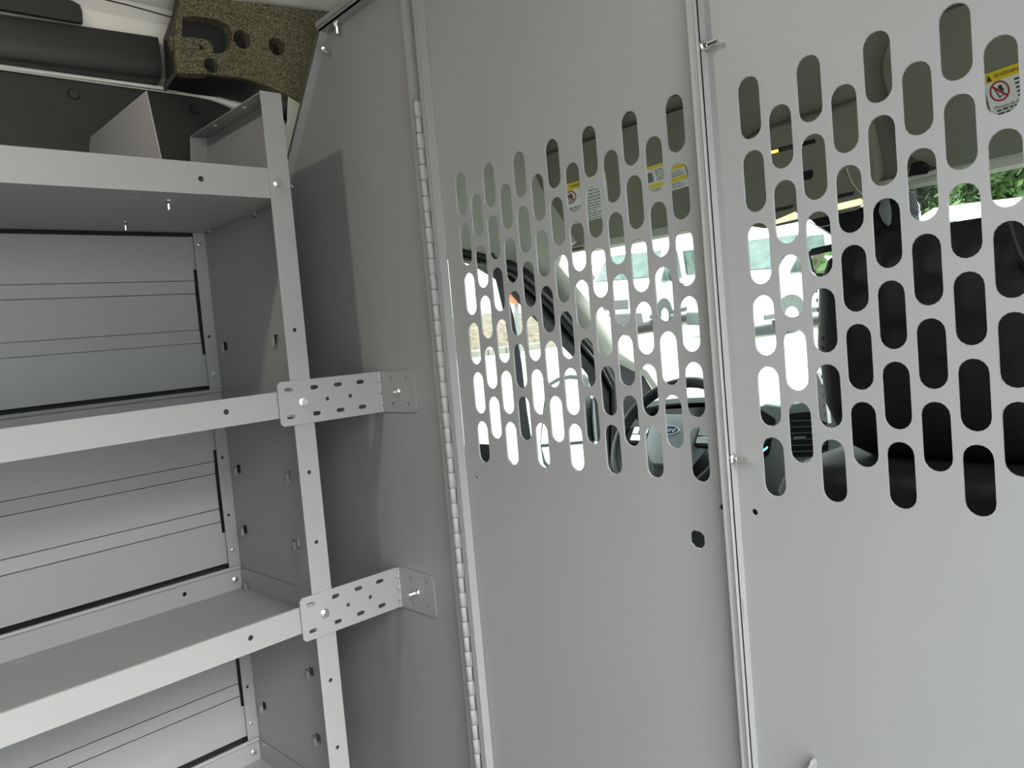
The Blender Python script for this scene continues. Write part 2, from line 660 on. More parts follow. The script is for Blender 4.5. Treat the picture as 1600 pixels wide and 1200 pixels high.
# little latch bracket low on the panel
b = MB()
lx, lz = 0.388, 0.545
out = [(-0.001, -0.05), (0.001, -0.05), (0.001, 0), (-0.001, 0)]
b.plate([(0, -0.06), (0, 0.004), (-0.004, 0.010), (-0.012, 0.010), (-0.022, 0.002), (-0.022, -0.06)], [], 0.002, lambda a, c, t: V((lx + t, a, lz + c)))
b.plate([(0, -0.06), (0.022, -0.06), (0.022, -0.004), (0.0, 0.006)], [], 0.002, lambda a, c, t: V((lx + a, -0.022 + t, lz + c)))
b.build('latch_bracket', 'powder', rp, bevel=0.0005, bseg=1)

# --- left panel
lp_ = empty('partition_panel', (-0.55, 0, 0.02), 'grey solid partition panel with a cut-off upper corner, left of the piano hinge', 'panel')
LX1 = -0.2885
out = [(LX1, 0.02), (LX1, 1.788), (-0.600, 1.788), (-0.824, 1.536), (-0.890, 1.43), (-0.955, 1.15), (-0.965, 0.02)]
MB().plate(out, [circ(px(621, 730, 1, 0).x, 0.9, 0.001)], TH, sheet).build('panel_sheet', 'powder', lp_)


def strip_flange(mb, pts, y0, lip):
    """flange along a polyline in x-z (outer side given by left normal) plus an outward lip"""
    for (ax, az), (bx, bz) in zip(pts[:-1], pts[1:]):
        d = V((bx - ax, 0, bz - az)).normalized()
        n = V((-d.z, 0, d.x))      # left of travel
        A, B = V((ax, 0, az)), V((bx, 0, bz))
        mb.hexa([A, B, B + n * TH, A + n * TH, A + V((0, y0, 0)), B + V((0, y0, 0)), B + n * TH + V((0, y0, 0)), A + n * TH + V((0, y0, 0))])
        mb.hexa([A + V((0, y0, 0)), B + V((0, y0, 0)), B + n * lip + V((0, y0, 0)), A + n * lip + V((0, y0, 0)),
                 A + V((0, y0 + TH, 0)), B + V((0, y0 + TH, 0)), B + n * lip + V((0, y0 + TH, 0)), A + n * lip + V((0, y0 + TH, 0))])


b = MB()
strip_flange(b, [(-0.965, 0.02), (-0.955, 1.15), (-0.890, 1.43), (-0.824, 1.536), (-0.600, 1.788)], -0.021, 0.005)
b.build('side_flange', 'powder', lp_)
b = MB()
strip_flange(b, [(-0.603, 1.788), (LX1, 1.788)], -0.021, 0.014)
b.box(-0.606, LX1, -0.0245, -0.021, 1.7965, 1.806)
b.build('top_flange', 'powder', lp_)
b = MB()
vflange(b, LX1 - 0.002, 0.02, 1.785, side=-1, y0=-0.021)
b.box(LX1 - 0.0125, LX1 - 0.001, -0.023, -0.021, 0.02, 1.785)
b.build('right_flange', 'powder', lp_)
q = px(525, 36, 1, -0.011)
bolt(lp_, (q.x, -0.011, 1.7875), (0, 0, -1), r=0.0085, head=0.007, stud=0.014)
for (u, v) in ((506, 77), (453, 288), (449, 331)):
    q = px(u, v, 1, -0.011)
    n = V((0.75, 0, -0.66))
    bolt(lp_, q, n, r=0.0078, head=0.007, stud=0.012)

# --- piano hinge
hg = empty('piano_hinge', (-0.279, -0.022, 0.05), 'long silver piano hinge of many knuckles joining left panel and door', 'hinge')
z = 1.547
k = 0
base_me = None
KP = 0.0282
MB().cyl((-0.2785, -0.0245, 0.04), (-0.2785, -0.0245, 1.549), 0.0035, seg=8).build('hinge_pin', 'powder', hg)
while z > 0.06:
    if base_me is None:
        kb = MB().cyl((-0.2785, -0.0245, z - KP + 0.0014), (-0.2785, -0.0245, z), 0.0058, seg=10)
        first = kb.build('hinge_knuckle', 'powder', hg, bevel=0.0006, bseg=1, smooth=True)
        base_me = first
    else:
        c = base_me.copy()
        COL.objects.link(c)
        c.parent = hg
        c.location = V((0.0007 if k % 2 else 0.0, 0, -(1.547 - z)))
    z -= KP
    k += 1
b = MB().box(-0.2885, -0.2845, -0.0225, -0.020, 0.05, 1.545)
for i in range(0, 53, 2):
    zz = 1.547 - KP * i
    b.box(-0.2755, -0.2715, -0.0225, -0.0205, zz - KP + 0.001, zz - 0.001)
b.build('hinge_leaf', 'powder', hg)

# ================================================================== SHELVING UNIT
SL = 0.0155


def S(s, d, z):
    return V((-0.5261 - 0.0418 * s - d, s - 0.0418 * d, z + SL * (s + 0.2)))


def So(s, d, z):
    return S(s, d, z)


su = empty('shelving_unit', tuple(S(-0.7, 0.2, 0.0)), 'grey steel van shelving unit with four trays along the left wall', 'shelf')
SPAN0 = -1.50
D1 = 0.405
# end panel
ep_out = [(0, 0.0), (D1, 0.0), (D1, 1.425), (0.337, 1.612), (0, 1.612)]
tabs = []
for zz in (1.146, 0.863, 0.722, 0.446, 0.302, 0.158):
    for dd in (0.118, 0.362):
        tabs.append((dd, zz))
tabs += [(0.14, 1.414), (0.36, 1.414), (0.375, 0.592)]
holes = [rect(d - 0.014, d + 0.008, zz - 0.006, zz + 0.013) for d, zz in tabs[:12]]
holes += [slot(0.335, 1.56, 0.004, 0.016, 4), slot(0.25, 1.562, 0.004, 0.016, 4), slot(0.155, 1.565, 0.004, 0.018, 4)]
holes += [slot(0.355, 0.675, 0.004, 0.012, 4), slot(0.352, 0.30 + 0.055, 0.004, 0.012, 4)]
ep = MB().plate(ep_out, holes, 0.002, lambda a, c, t: S(-0.165 + t, a, c)).build('end_panel', 'powder', su)
for d, zz in tabs:
    b = MB()
    for i in range(5):
        pass
    pr = [(0.014, 0.0), (0.007, 0.0075), (-0.003, 0.0105), (-0.009, 0.0085)]
    loops = [[S(-0.165 - h, d + a, zz - 0.0100) for a, h in pr] + [S(-0.165 - max(h - 0.0018, -0.001), d + a, zz - 0.0100) for a, h in reversed(pr)],
             [S(-0.165 - h, d + a, zz + 0.0075) for a, h in pr] + [S(-0.165 - max(h - 0.0018, -0.001), d + a, zz + 0.0075) for a, h in reversed(pr)]]
    b.loft(loops)
    b.build('lanced_tab', 'powder', ep)
# front post (front flange of the end panel)
ph = [circ(-0.185, zz, 0.0042) for zz in (1.161, 0.884, 0.746, 0.469, 0.332)]
MB().plate(rect(-0.206, -0.165, 0.0, 1.612), ph, 0.002, lambda a, c, t: S(a, t, c)).build('front_post', 'powder', su)
for zz in (1.161, 0.884, 0.746, 0.469, 0.332):
    MB().cyl(S(-0.185, 0.0023, zz), S(-0.185, 0.010, zz), 0.0062, seg=10).build('hole_shade', 'rubber', su)  # black disc added behind each post hole for the darkness inside it
MB().plate(rect(-0.203, -0.165, 0.002, 0.335), [circ(-0.19, 0.10, 0.0045), circ(-0.19, 0.235, 0.0045)], 0.002, lambda a, c, t: S(a, c, 1.610 + t)).build('top_flange', 'powder', su)
# back strip
bs = [(-0.192, 1.195), (-0.192, 0.7855), (-0.192, 0.925), (-0.191, 0.375)]
b = MB()
b.plate(rect(-0.192, -0.165, 0.0, 1.425), [circ(-0.180, zz, 0.0035, 8) for zz in (1.175, 0.893, 0.757, 0.345)], 0.002, lambda a, c, t: S(a, D1 - t, c))
b.hexa([S(-0.192, D1, 1.425), S(-0.165, D1, 1.425), S(-0.165, D1 - 0.002, 1.425), S(-0.192, D1 - 0.002, 1.425),
        S(-0.203, 0.337, 1.612), S(-0.165, 0.337, 1.612), S(-0.165, 0.335, 1.612), S(-0.203, 0.335, 1.612)])
strip = b.build('back_strip', 'powder', su)
for zz in (1.386, 1.090, 0.675, 0.258):
    bolt(strip, S(-0.181, D1 - 0.003, zz), S(0, -1, 0) - S(0, 0, 0), name='rivet', r=0.0042, head=0.002)
# trays
TZ = [(1.412, 0.056), (0.9965, 0.050), (0.580, 0.050), (0.164, 0.050)]
for i, (z0, lh) in enumerate(TZ):
    holes = []
    if i == 2:
        for (u, v) in ((292, 944.5), (47, 1022)):
            q = px(u, v, 2, z0 + 0.004)
            sy = q.y
            dd = -0.5261 - 0.0418 * sy - q.x
            holes.append(slot(sy, dd, 0.022, 0.003, 4))
    if i == 0:
        for sy, dd, ww in ((-0.285, 0.03, 0.02), (-0.60, 0.03, 0.03), (-0.50, 0.24, 0.012), (-0.43, 0.06, 0.012), (-0.255, 0.03, 0.012)):
            holes.append(slot(sy, dd, ww, 0.003, 4))
    tr = MB().plate(rect(SPAN0, -0.1665, 0.004, D1 - 0.004), holes, 0.002, lambda a, c, t: S(a, c, z0 + t)).build('shelf_tray', 'powder', su)
    # front lip, with turned hem
    hz = z0 + 0.027
    MB().plate(rect(SPAN0, -0.1665, z0, z0 + lh), [circ(-0.335, hz, 0.0052, 14), circ(-0.185, hz, 0.0052, 10), circ(-0.80, hz, 0.0052, 14)], 0.002, lambda a, c, t: S(a, 0.0022 + t, c)).build('front_lip', 'powder', tr)
    for sy in (-0.335, -0.80):
        MB().cyl(S(sy, 0.0044, hz), S(sy, 0.012, hz), 0.0072, seg=10).build('hole_shade', 'rubber', tr)  # dark disc behind the lip hole, painting the shade inside
    b = MB()
    pth = [S(s_, 0.0052, z0 + lh - 0.0012) for s_ in (SPAN0, -0.1665)]
    b.tube(pth, 0.0018, 6)
    b.build('lip_hem', 'powder', tr)
    b = MB()
    b.plate(rect(SPAN0, -0.1665, z0, z0 + 0.050), [circ(-0.30, z0 + 0.027, 0.0048), circ(-0.75, z0 + 0.027, 0.0048)] if i else [], 0.002, lambda a, c, t: S(a, D1 - 0.004 - t, c))
    b.tube([S(s_, D1 - 0.007, z0 + 0.052) for s_ in (SPAN0, -0.169)], 0.0048, 8)
    b.build('back_flange', 'powder', tr, smooth=True)
    b = MB().box(-0.1685, -0.1665, 0.006, D1 - 0.006, z0, z0 + 0.049, S)
    b.build('side_flange', 'powder', tr)
    if i:
        bolt(tr, S(-0.184, D1 - 0.007, z0 + 0.026), S(0, -1, 0) - S(0, 0, 0), r=0.0075, head=0.005)
bolt(su, S(-0.190, -0.0002, 1.440), S(0, -1, 0) - S(0, 0, 0), r=0.0095, head=0.006)
# back panels with pressed bands
for zt in (1.405, 0.988, 0.571):
    dz = [0, -0.101, -0.130, -0.213, -0.243, -0.343]
    dp = [0.410, 0.410, 0.4125, 0.4125, 0.410, 0.410]
    b = MB()
    e0 = -0.197
    notch = (zt - 0.075, zt - 0.27)
    for j in range(5):
        za, zb, da, db = zt + dz[j], zt + dz[j + 1], dp[j], dp[j + 1]
        g = 0.0010
        b.hexa([S(SPAN0, da, za - g), S(e0, da, za - g), S(e0, da + 0.0015, za - g), S(SPAN0, da + 0.0015, za - g),
                S(SPAN0, db, zb + g), S(e0, db, zb + g), S(e0, db + 0.0015, zb + g), S(SPAN0, db + 0.0015, zb + g)])
        if j:
            b.hexa([S(SPAN0, da + 0.0060, za + g), S(e0, da + 0.0060, za + g), S(e0, da + 0.008, za + g), S(SPAN0, da + 0.008, za + g),
                    S(SPAN0, da + 0.0015, za - g), S(e0, da + 0.0060, za - g), S(e0, da + 0.008, za - g), S(SPAN0, da + 0.008, za - g)])
    bp = b.build('back_panel', 'powder', su)
    # end strips that leave a long notch in the panel edge
    for za, zb in ((zt, notch[0]), (notch[1], zt - 0.343)):
        b = MB()
        b.hexa([S(-0.197, 0.411, za), S(-0.183, 0.411, za), S(-0.183, 0.4125, za), S(-0.197, 0.4125, za),
                S(-0.197, 0.411, zb), S(-0.183, 0.411, zb), S(-0.183, 0.4125, zb), S(-0.197, 0.4125, zb)])
        b.build('panel_tongue', 'powder', bp)
# far upright at the rear end of the unit (out of frame)
b = MB().plate(ep_out, [], 0.002, lambda a, c, t: S(SPAN0 - 0.004 + t, a, c))
b.build('end_panel', 'powder', su)
# divider in the top tray
dv = MB().plate([(0.012, 1.425), (0.395, 1.425), (0.395, 1.577), (0.378, 1.600), (0.058, 1.600)], [], 0.0018, lambda a, c, t: S(-0.392 + t, a, c)).build('divider', 'powder', su)
MB().box(-0.392, -0.372, 0.015, 0.392, 1.4145, 1.4165, S).build('divider_foot', 'powder', dv)
for (u, v) in ((262.5, 312), (195.5, 346)):
    q = px(u, v, 2, 1.411)
    bolt(dv, q, (0, 0, -1), r=0.0065, head=0.006, stud=0.010)

# --- wall brackets
for zc, lab, long in ((1.022, 'grey perforated angle bracket tying the second shelf to the partition', 0.004), (0.605, 'grey perforated angle bracket tying the lowest visible shelf to the partition', 0.014)):
    br = empty('angle_bracket', (-0.52, -0.1, zc - 0.0425), lab, 'bracket', None)

    def Fb(a, c, t):
        return V((-0.5261 - 0.0418 * a + 0.0035 - t, a, zc + c))
    out = [(-0.229, 0.0425), (-0.235, 0.0365), (-0.235, -0.0365), (-0.229, -0.0425), (-0.006, -0.0425), (-0.006, 0.0425)]
    hs = []
    for a in (-0.2125, -0.158, -0.104, -0.052):
        for c in (0.0257, -0.0257):
            hs.append(slot(a, c, 0.0185, 0.0082, 5))
    hs += [circ(-0.131, 0, 0.0042), circ(-0.078, 0, 0.0042)]
    MB().plate(out, hs, 0.003, Fb).build('long_leg', 'powder', br, bevel=0.0005, bseg=1)
    xb = -0.5261 + 0.0035
    out = [(xb, -0.0425), (-0.405, -0.0425), (-0.399, -0.0365), (-0.399, 0.0365), (-0.405, 0.0425), (xb, 0.0425)]
    hs = [slot(xx, c, 0.0125, 0.0085, 5) for xx in (-0.4815, -0.4265) for c in (0.0257, -0.0257)]
    MB().plate(out, hs, 0.003, lambda a, c, t: V((a, -0.0005 - 0.003 + t, zc + c))).build('short_leg', 'powder', br, bevel=0.0005, bseg=1)
    b = MB()
    b.cyl((xb - 0.0005, -0.0045, zc - 0.0425), (xb - 0.0005, -0.0045, zc + 0.0425), 0.0042, seg=12)
    for c in (0.024, 0.0, -0.024):
        b.ellip((xb + 0.001, -0.007, zc + c), 0.006, 0.006, 0.0055, 10, 6)
    b.build('bend_gusset', 'powder', br, smooth=True)
    bolt(br, Fb(-0.185, 0, -0.0002), (1, 0.04, 0), r=0.0098, head=0.006)
    bolt(br, (-0.4575, -0.0036, zc), (0, -1, 0), r=0.0088, head=0.006, stud=long)

# ================================================================== LEFT WALL ABOVE THE SHELVES
XW = -0.962
pa, pb = px(0, 107, 0, XW), px(270, 144, 0, XW)


def lin(p, q, y):
    t = (y - p.y) / (q.y - p.y)
    return p.z + (q.z - p.z) * t


wl = MB()
wl.plate([(-3.0, 0.05), (0.0, 0.05), (0.0, 1.69), (-0.03, 1.70), (-0.10, lin(pa, pb, -0.15) - 0.006), (-0.19, lin(pa, pb, -0.19)), (-3.0, lin(pa, pb, -3.0))], [], 0.012, lambda a, c, t: V((XW - t, a, c)))
lin_o = wl.build('wall_lining', 'lining', base=(XW, -1.0, 0.05))
tag(lin_o, 'dark lining board on the left wall behind the shelves', 'panel')
for (u, v) in ((115, 147), (305, 171)):
    q = px(u, v, 0, XW)
    b = MB().cyl(q, q + V((0.004, 0, 0)), 0.0125, 0.010, 16)
    b.build('push_plug', 'plastic_dark', lin_o)
# painted bead above the lining
b = MB()
for (u0, v0, u1, v1, th) in ((0, 103.5, 262, 139, 0.0042), (0, 108, 270, 145.5, 0.0012)):
    a_, c_ = px(u0, v0, 0, XW + 0.006), px(u1, v1, 0, XW + 0.006)
    d_ = (a_ - c_)
    b.tube([c_ + V((0, 0.06, 0)), c_, a_, a_ + d_ * 2.5], th, 8)
a_ = px(262, 140, 0, XW + 0.004)
b.tube([a_, px(330, 153, 0, XW + 0.004), px(385, 170, 0, XW + 0.004), px(440, 196, 0, XW + 0.004), px(470, 225, 0, XW + 0.004)], [0.003, 0.006, 0.010, 0.014, 0.014], 8)
struct(b.build('trim_1', 'body_white', smooth=True))
b = MB().tube([px(150, -4, 0, -0.868), px(200, 8, 0, -0.868), px(268, 27, 0, -0.868)], 0.0016, 6)
struct(b.build('trim_7', 'plastic_dark'))
# dark rail trim
XRL = -0.915
r0, r1 = px(0, 22, 0, XRL), px(258, 60, 0, XRL)
q0, q1 = px(0, 82, 0, XRL), px(262, 116, 0, XRL)
s0, s1 = px(0, 99, 0, XRL - 0.035), px(262, 134, 0, XRL - 0.035)
b = MB()


def railpt(p, q, y):
    t = (y - p.y) / (q.y - p.y)
    return p + (q - p) * t


loops = []
for y in (-2.8, -1.2, -0.6, -0.24):
    A = railpt(r0, r1, y)
    B = railpt(q0, q1, y)
    Cc = railpt(s0, s1, y)
    loops.append([A + V((-0.05, 0, 0.0)), A + V((-0.012, 0, 0.004)), A, (A + B) / 2 + V((0.006, 0, 0)), B + V((0.002, 0, 0.006)), B + V((-0.006, 0, -0.006)), Cc, Cc + V((-0.03, 0, 0))])
b.loft(loops)
o = b.build('rail_cover', 'plastic_dark', base=tuple((q0 + q1) / 2), smooth=True)
tag(o, 'long dark plastic rail cover running under the white roof edge', 'trim')
# dark plate in place of the shaded opening in the painted edge above the rail
P = [px(u, v, 0, -0.93) for u, v in ((-260, -60), (60, -2), (108, 10), (119, 16), (123, 26), (124, 44), (-260, -20))]
b = MB().plate([(p.y, p.z) for p in P], [], 0.012, lambda a, c, t: V((-0.93 + 0.03 - t + (c - 1.86) * 0.0, a, c)))
o = b.build('recess_shade', 'plastic_dark', base=tuple(P[2]))
tag(o, 'dark plate with rounded corner standing for a shaded recess in the white metal above the rail', 'trim')
# foam block at the pillar
XFm = -0.80


def fp(u, v):
    q = px(u, v, 0, XFm)
    return (q.y, q.z)


fo = empty('foam_block', tuple(px(380, 120, 0, XFm)), 'speckled black foam block with round holes at the upper left pillar', 'insulation')
outer = [fp(280, 112), fp(330, 114), fp(380, 120), fp(420, 132), fp(456, 148), fp(486, 166), fp(540, 190), fp(560, 20), fp(508, 21), fp(430, 11), fp(356, 2), fp(330, -6), fp(282, -14), fp(275, 30), fp(273, 60), fp(276, 90)]


def ppoly(pts):
    return [fp(u, v) for u, v in pts]


def fcirc(u, v, ru):
    c = px(u, v, 0, XFm)
    e = px(u + ru, v, 0, XFm)
    return circ(c.y, c.z, (e - c).length, 16)


recess = ppoly([(284, 27), (300, 26), (320, 28), (343, 33), (356, 40), (362, 52), (362, 64), (357, 76), (349, 82), (338, 83), (324, 81), (316, 79), (284, 76)])
holes = [recess, fcirc(378, 62, 13), fcirc(432, 73, 12), fcirc(331, 101, 11)]
fb = MB().plate(list(reversed(outer)), holes, 0.035, lambda a, c, t: V((XFm - t - (1.93 - c) * 0.10 + 0.012, a, c))).build('foam_face', 'foam', fo)
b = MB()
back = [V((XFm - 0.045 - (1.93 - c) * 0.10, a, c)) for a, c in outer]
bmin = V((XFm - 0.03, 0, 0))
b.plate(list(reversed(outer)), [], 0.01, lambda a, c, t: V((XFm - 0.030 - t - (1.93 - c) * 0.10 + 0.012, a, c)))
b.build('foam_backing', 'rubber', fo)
# dark shoulders: left end and underside
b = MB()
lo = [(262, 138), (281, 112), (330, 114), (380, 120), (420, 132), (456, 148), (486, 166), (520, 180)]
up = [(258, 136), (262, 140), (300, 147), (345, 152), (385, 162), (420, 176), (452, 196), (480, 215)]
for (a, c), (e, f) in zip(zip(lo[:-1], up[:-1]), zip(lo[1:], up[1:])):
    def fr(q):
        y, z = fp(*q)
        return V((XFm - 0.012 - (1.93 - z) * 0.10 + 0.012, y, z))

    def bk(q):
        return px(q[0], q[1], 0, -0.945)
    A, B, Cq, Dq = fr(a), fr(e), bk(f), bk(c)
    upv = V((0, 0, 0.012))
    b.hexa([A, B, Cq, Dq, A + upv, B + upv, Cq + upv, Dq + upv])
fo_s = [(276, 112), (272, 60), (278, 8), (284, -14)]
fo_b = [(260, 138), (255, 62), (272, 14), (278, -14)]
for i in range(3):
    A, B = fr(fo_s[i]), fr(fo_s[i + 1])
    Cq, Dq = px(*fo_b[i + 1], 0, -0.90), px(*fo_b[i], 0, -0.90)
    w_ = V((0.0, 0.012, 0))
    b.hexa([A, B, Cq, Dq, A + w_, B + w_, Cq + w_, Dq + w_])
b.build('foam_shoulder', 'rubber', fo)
# pad inside the long recess, with its rounded end
b = MB().plate(list(reversed(ppoly([(268, 52), (285, 53), (322, 58), (331, 62), (336, 70), (337, 78), (329, 81), (272, 74)]))), [fcirc(318, 71, 3)], 0.016, lambda a, c, t: V((XFm - 0.010 - t - (1.93 - c) * 0.10 + 0.012, a, c)))
b.build('foam_rib', 'foam', fo, bevel=0.002, bseg=2)
# pale pillar metal glimpsed between shelf and partition
b = MB()
b.tube([px(430, 185, 0, -0.93), px(447, 205, 0, -0.93), px(456, 235, 0, -0.93)], [0.012, 0.018, 0.012], 8)
struct(b.build('trim_2', 'body_white', smooth=True))

# ================================================================== CAB
# floor and firewall
b = MB().box(-1.0, 1.0, 0.05, 2.0, -0.30, -0.26)
struct(b.build('floor', 'black', base=(0, 1, -0.3)))
b = MB().box(-1.0, 1.0, 1.75, 1.79, -0.3, 0.80)
struct(b.build('wall_front', 'black', base=(0, 1.77, -0.3)))
for sg, nm in ((-1, 'wall_left'), (1, 'wall_right')):
    b = MB().box(min(sg * 0.965, sg * 1.0), max(sg * 0.965, sg * 1.0), 0.02, 1.19, 1.43, 1.90)
    struct(b.build(nm, 'headliner', base=(sg * 0.98, 0.5, 1.43)))
# cab roof and headliner
HX = 0.98
PN = V((0, -0.247, -0.14)).normalized()          # outward normal of the overhead panel
PP = V((0, 0.92, 1.383))
UP = V((0, -0.14, 0.247)).normalized()
b = MB()
b.box(-HX, HX, 0.42, 1.15, 1.86, 1.93)
b.hexa([V((-HX, 0.96, 1.376)), V((HX, 0.96, 1.376)), V((HX, 1.00, 1.376)), V((-HX, 1.00, 1.376)), V((-HX, 1.15, 1.87)), V((HX, 1.15, 1.87)), V((HX, 1.19, 1.87)), V((-HX, 1.19, 1.87))])
struct(b.build('ceiling', 'headliner'))
# overhead panel above the windscreen (under the shelf)
L_ = 0.330
o = MB()
o.hexa([PP + V((-HX, 0, 0)), PP + V((HX, 0, 0)), PP + V((HX, 0, 0)) + UP * L_, PP + V((-HX, 0, 0)) + UP * L_,
        PP + V((-HX, 0.03, 0)), PP + V((HX, 0.03, 0)), PP + V((HX, 0.03, 0)) + UP * L_, PP + V((-HX, 0.03, 0)) + UP * L_])
top_c = PP + UP * L_

ovh = o.build('overhead_shelf', 'headliner', base=(0, 0.9, 1.38), smooth=True)
tag(ovh, 'olive grey overhead shelf front above the windscreen', 'shelf')
# pale header strip on the windscreen top edge
b = MB().hexa([V((-0.74, 0.905, 1.362)), V((0.9, 0.905, 1.362)), V((0.9, 0.95, 1.36)), V((-0.74, 0.95, 1.36)), V((-0.74, 0.905, 1.384)), V((0.9, 0.905, 1.384)), V((0.9, 0.95, 1.384)), V((-0.74, 0.95, 1.384))])
struct(b.build('trim_3', 'trim_beige'))
# windscreen
wt0, wt1, wb0, wb1 = V((-0.70, 0.94, 1.372)), V((0.70, 0.94, 1.372)), V((-0.90, 1.66, 0.835)), V((0.90, 1.66, 0.835))
wn = (wt1 - wt0).cross(wb0 - wt0).normalized()
if wn.y < 0:
    wn = -wn
b = MB().hexa([wb0, wb1, wt1, wt0, wb0 + wn * 0.004, wb1 + wn * 0.004, wt1 + wn * 0.004, wt0 + wn * 0.004])
win = struct(b.build('window_1', 'glass'))
# dotted black frit near the mirror
P = [pxp(u, v, wt0, wn) - wn * 0.002 for u, v in ((1405, 288), (1470, 268), (1480, 283), (1426, 343), (1418, 330))]
b = MB()
b.add(P + [p - wn * 0.0008 for p in P], [(0, 1, 2, 3, 4), (9, 8, 7, 6, 5)] + [(i, (i + 1) % 5, (i + 1) % 5 + 5, i + 5) for i in range(5)])
b.build('dotted_band', 'frit', win)
# left door of the cab: window opening, seal, glass
low = [(735, 405), (755, 412), (800, 440), (825, 470), (855, 500), (885, 530), (915, 560), (934, 585)]
hi = [(735, 394), (755, 398), (800, 407), (825, 421), (855, 447), (885, 485), (915, 525), (942, 556)]
XD = -0.95
lowp = [px(u, v, 0, XD) for u, v in low]
hip = [px(u, v, 0, XD) for u, v in hi]
wf = px(946, 640, 0, XD).y
hole = [(0.10, 0.80), (0.60, 0.80), (0.68, 0.785), (0.76, 0.66), (0.9, 0.62), (wf, 0.60), (wf, 0.86)] + [(p.y, p.z) for p in reversed(lowp)] + [(0.40, 1.385), (0.10, 1.385)]
outer = [(0.02, -0.25), (1.52, -0.25), (1.60, 0.70), (1.42, 0.93)] + [(p.y, p.z) for p in reversed(hip)] + [(0.45, 1.415), (0.02, 1.42)]
dl = MB().plate(outer, [hole], 0.05, lambda a, c, t: V((XD - t, a, c))).build('door_1', 'black')
struct(dl)
b = MB().plate(hole, [], 0.004, lambda a, c, t: V((XD - 0.028 - t, a, c)))
b.build('window_glass', 'glass', dl)
# ribbed black weather seal following the window frame
b = MB()
path = [(lowp[i] * 0.45 + hip[i] * 0.55) + V((0.010, 0, 0)) for i in range(len(lowp))]
path = [V((XD + 0.010, 0.05, 1.40)), V((XD + 0.010, 0.45, 1.40))] + path + [px(958, 600, 0, XD + 0.01), px(960, 650, 0, XD + 0.01), px(958, 740, 0, XD + 0.01)]
b.tube(path, [0.012] * len(path), 10, up=(1, 0, 0))
b.build('weather_seal', 'rubber', dl, smooth=True)
b = MB()
b.tube([p + V((0.004, -0.012, -0.016)) for p in path[1:-2]], 0.007, 8)
b.build('weather_seal', 'gloss_black', dl, smooth=True)
# right door of the cab (mirror image, seldom seen)
dr = MB().plate(outer, [hole], 0.05, lambda a, c, t: V((-XD + t, a, c))).build('door_2', 'black')
struct(dr)
MB().plate(hole, [], 0.004, lambda a, c, t: V((-XD + 0.028 + t, a, c))).build('window_glass', 'glass', dr)
# pillar trims between door frame and windscreen, plus roof side
for sgn, nm in ((1, 'trim_4'), (-1, 'trim_5')):
    b = MB()
    A = [V((XD, 0.02, 1.42)), V((XD, 0.45, 1.415))] + hip + [V((XD, 1.42, 0.93)), V((XD, 1.60, 0.72))]
    edge_px = [(700, 0), (735, 0), (872, 402), (887, 420), (905, 440), (925, 462), (950, 492), (975, 525), (1000, 560), (1025, 592)]
    wl_ = [pxp(u, v, wt0, wn) for u, v in ((872, 402), (887, 420), (905, 440), (925, 462), (950, 492), (975, 525), (1000, 560), (1025, 592))]
    Bq = [V((-0.80, 0.02, 1.84)), V((-0.80, 0.45, 1.84)), V((-0.80, 0.60, 1.80)), V((-0.80, 0.70, 1.74)), V((-0.78, 0.80, 1.60)), V((-0.74, 0.90, 1.40))] + wl_[:1] + wl_[2:4] + [wl_[5]] + wl_[6:8]
    n = min(len(A), len(Bq))
    A, Bq = A[:n], Bq[:n]
    loops = []
    for p, q in zip(A, Bq):
        m1 = p * 0.7 + q * 0.3 + V((0.030, -0.012, 0.0))
        m2 = p * 0.35 + q * 0.65 + V((0.034, -0.016, 0.004))
        lp = [p, m1, m2, q, q + V((-0.03, 0.03, 0.01)), p + V((-0.03, 0.03, 0.01))]
        loops.append([V((sgn * t.x, t.y, t.z)) for t in lp])
    b.loft(loops)
    struct(b.build(nm, 'trim_beige', smooth=True))
# belt webbing crossing the driver's window
b = MB()
pts = [px(u, v, 0, -0.88) for u, v in ((766, 395), (782, 440), (797, 500), (808, 570), (815, 640), (822, 690), (828, 760))]
loops = []
for i, p in enumerate(pts):
    wv = V((0, 0.020, 0)) * (0.7 + 0.10 * i)
    loops.append([p - wv, p + wv, p + wv + V((-0.002, 0, 0)), p - wv + V((-0.002, 0, 0))])
b.loft(loops)
o = b.build('seat_belt', 'strap', base=tuple(pts[-1]))
tag(o, "black seat belt webbing hanging in front of the driver's side window", 'seat belt')
# door mirror
mrr = empty('door_mirror', (-1.24, 1.24, 0.62), "white wing mirror outside the driver's window", 'mirror')
XM = -1.18
mc = px(876, 664, 0, XM)


def mpl(u, v, t=0.0):
    return pxp(u, v, mc, V((0.35, -1, 0)))


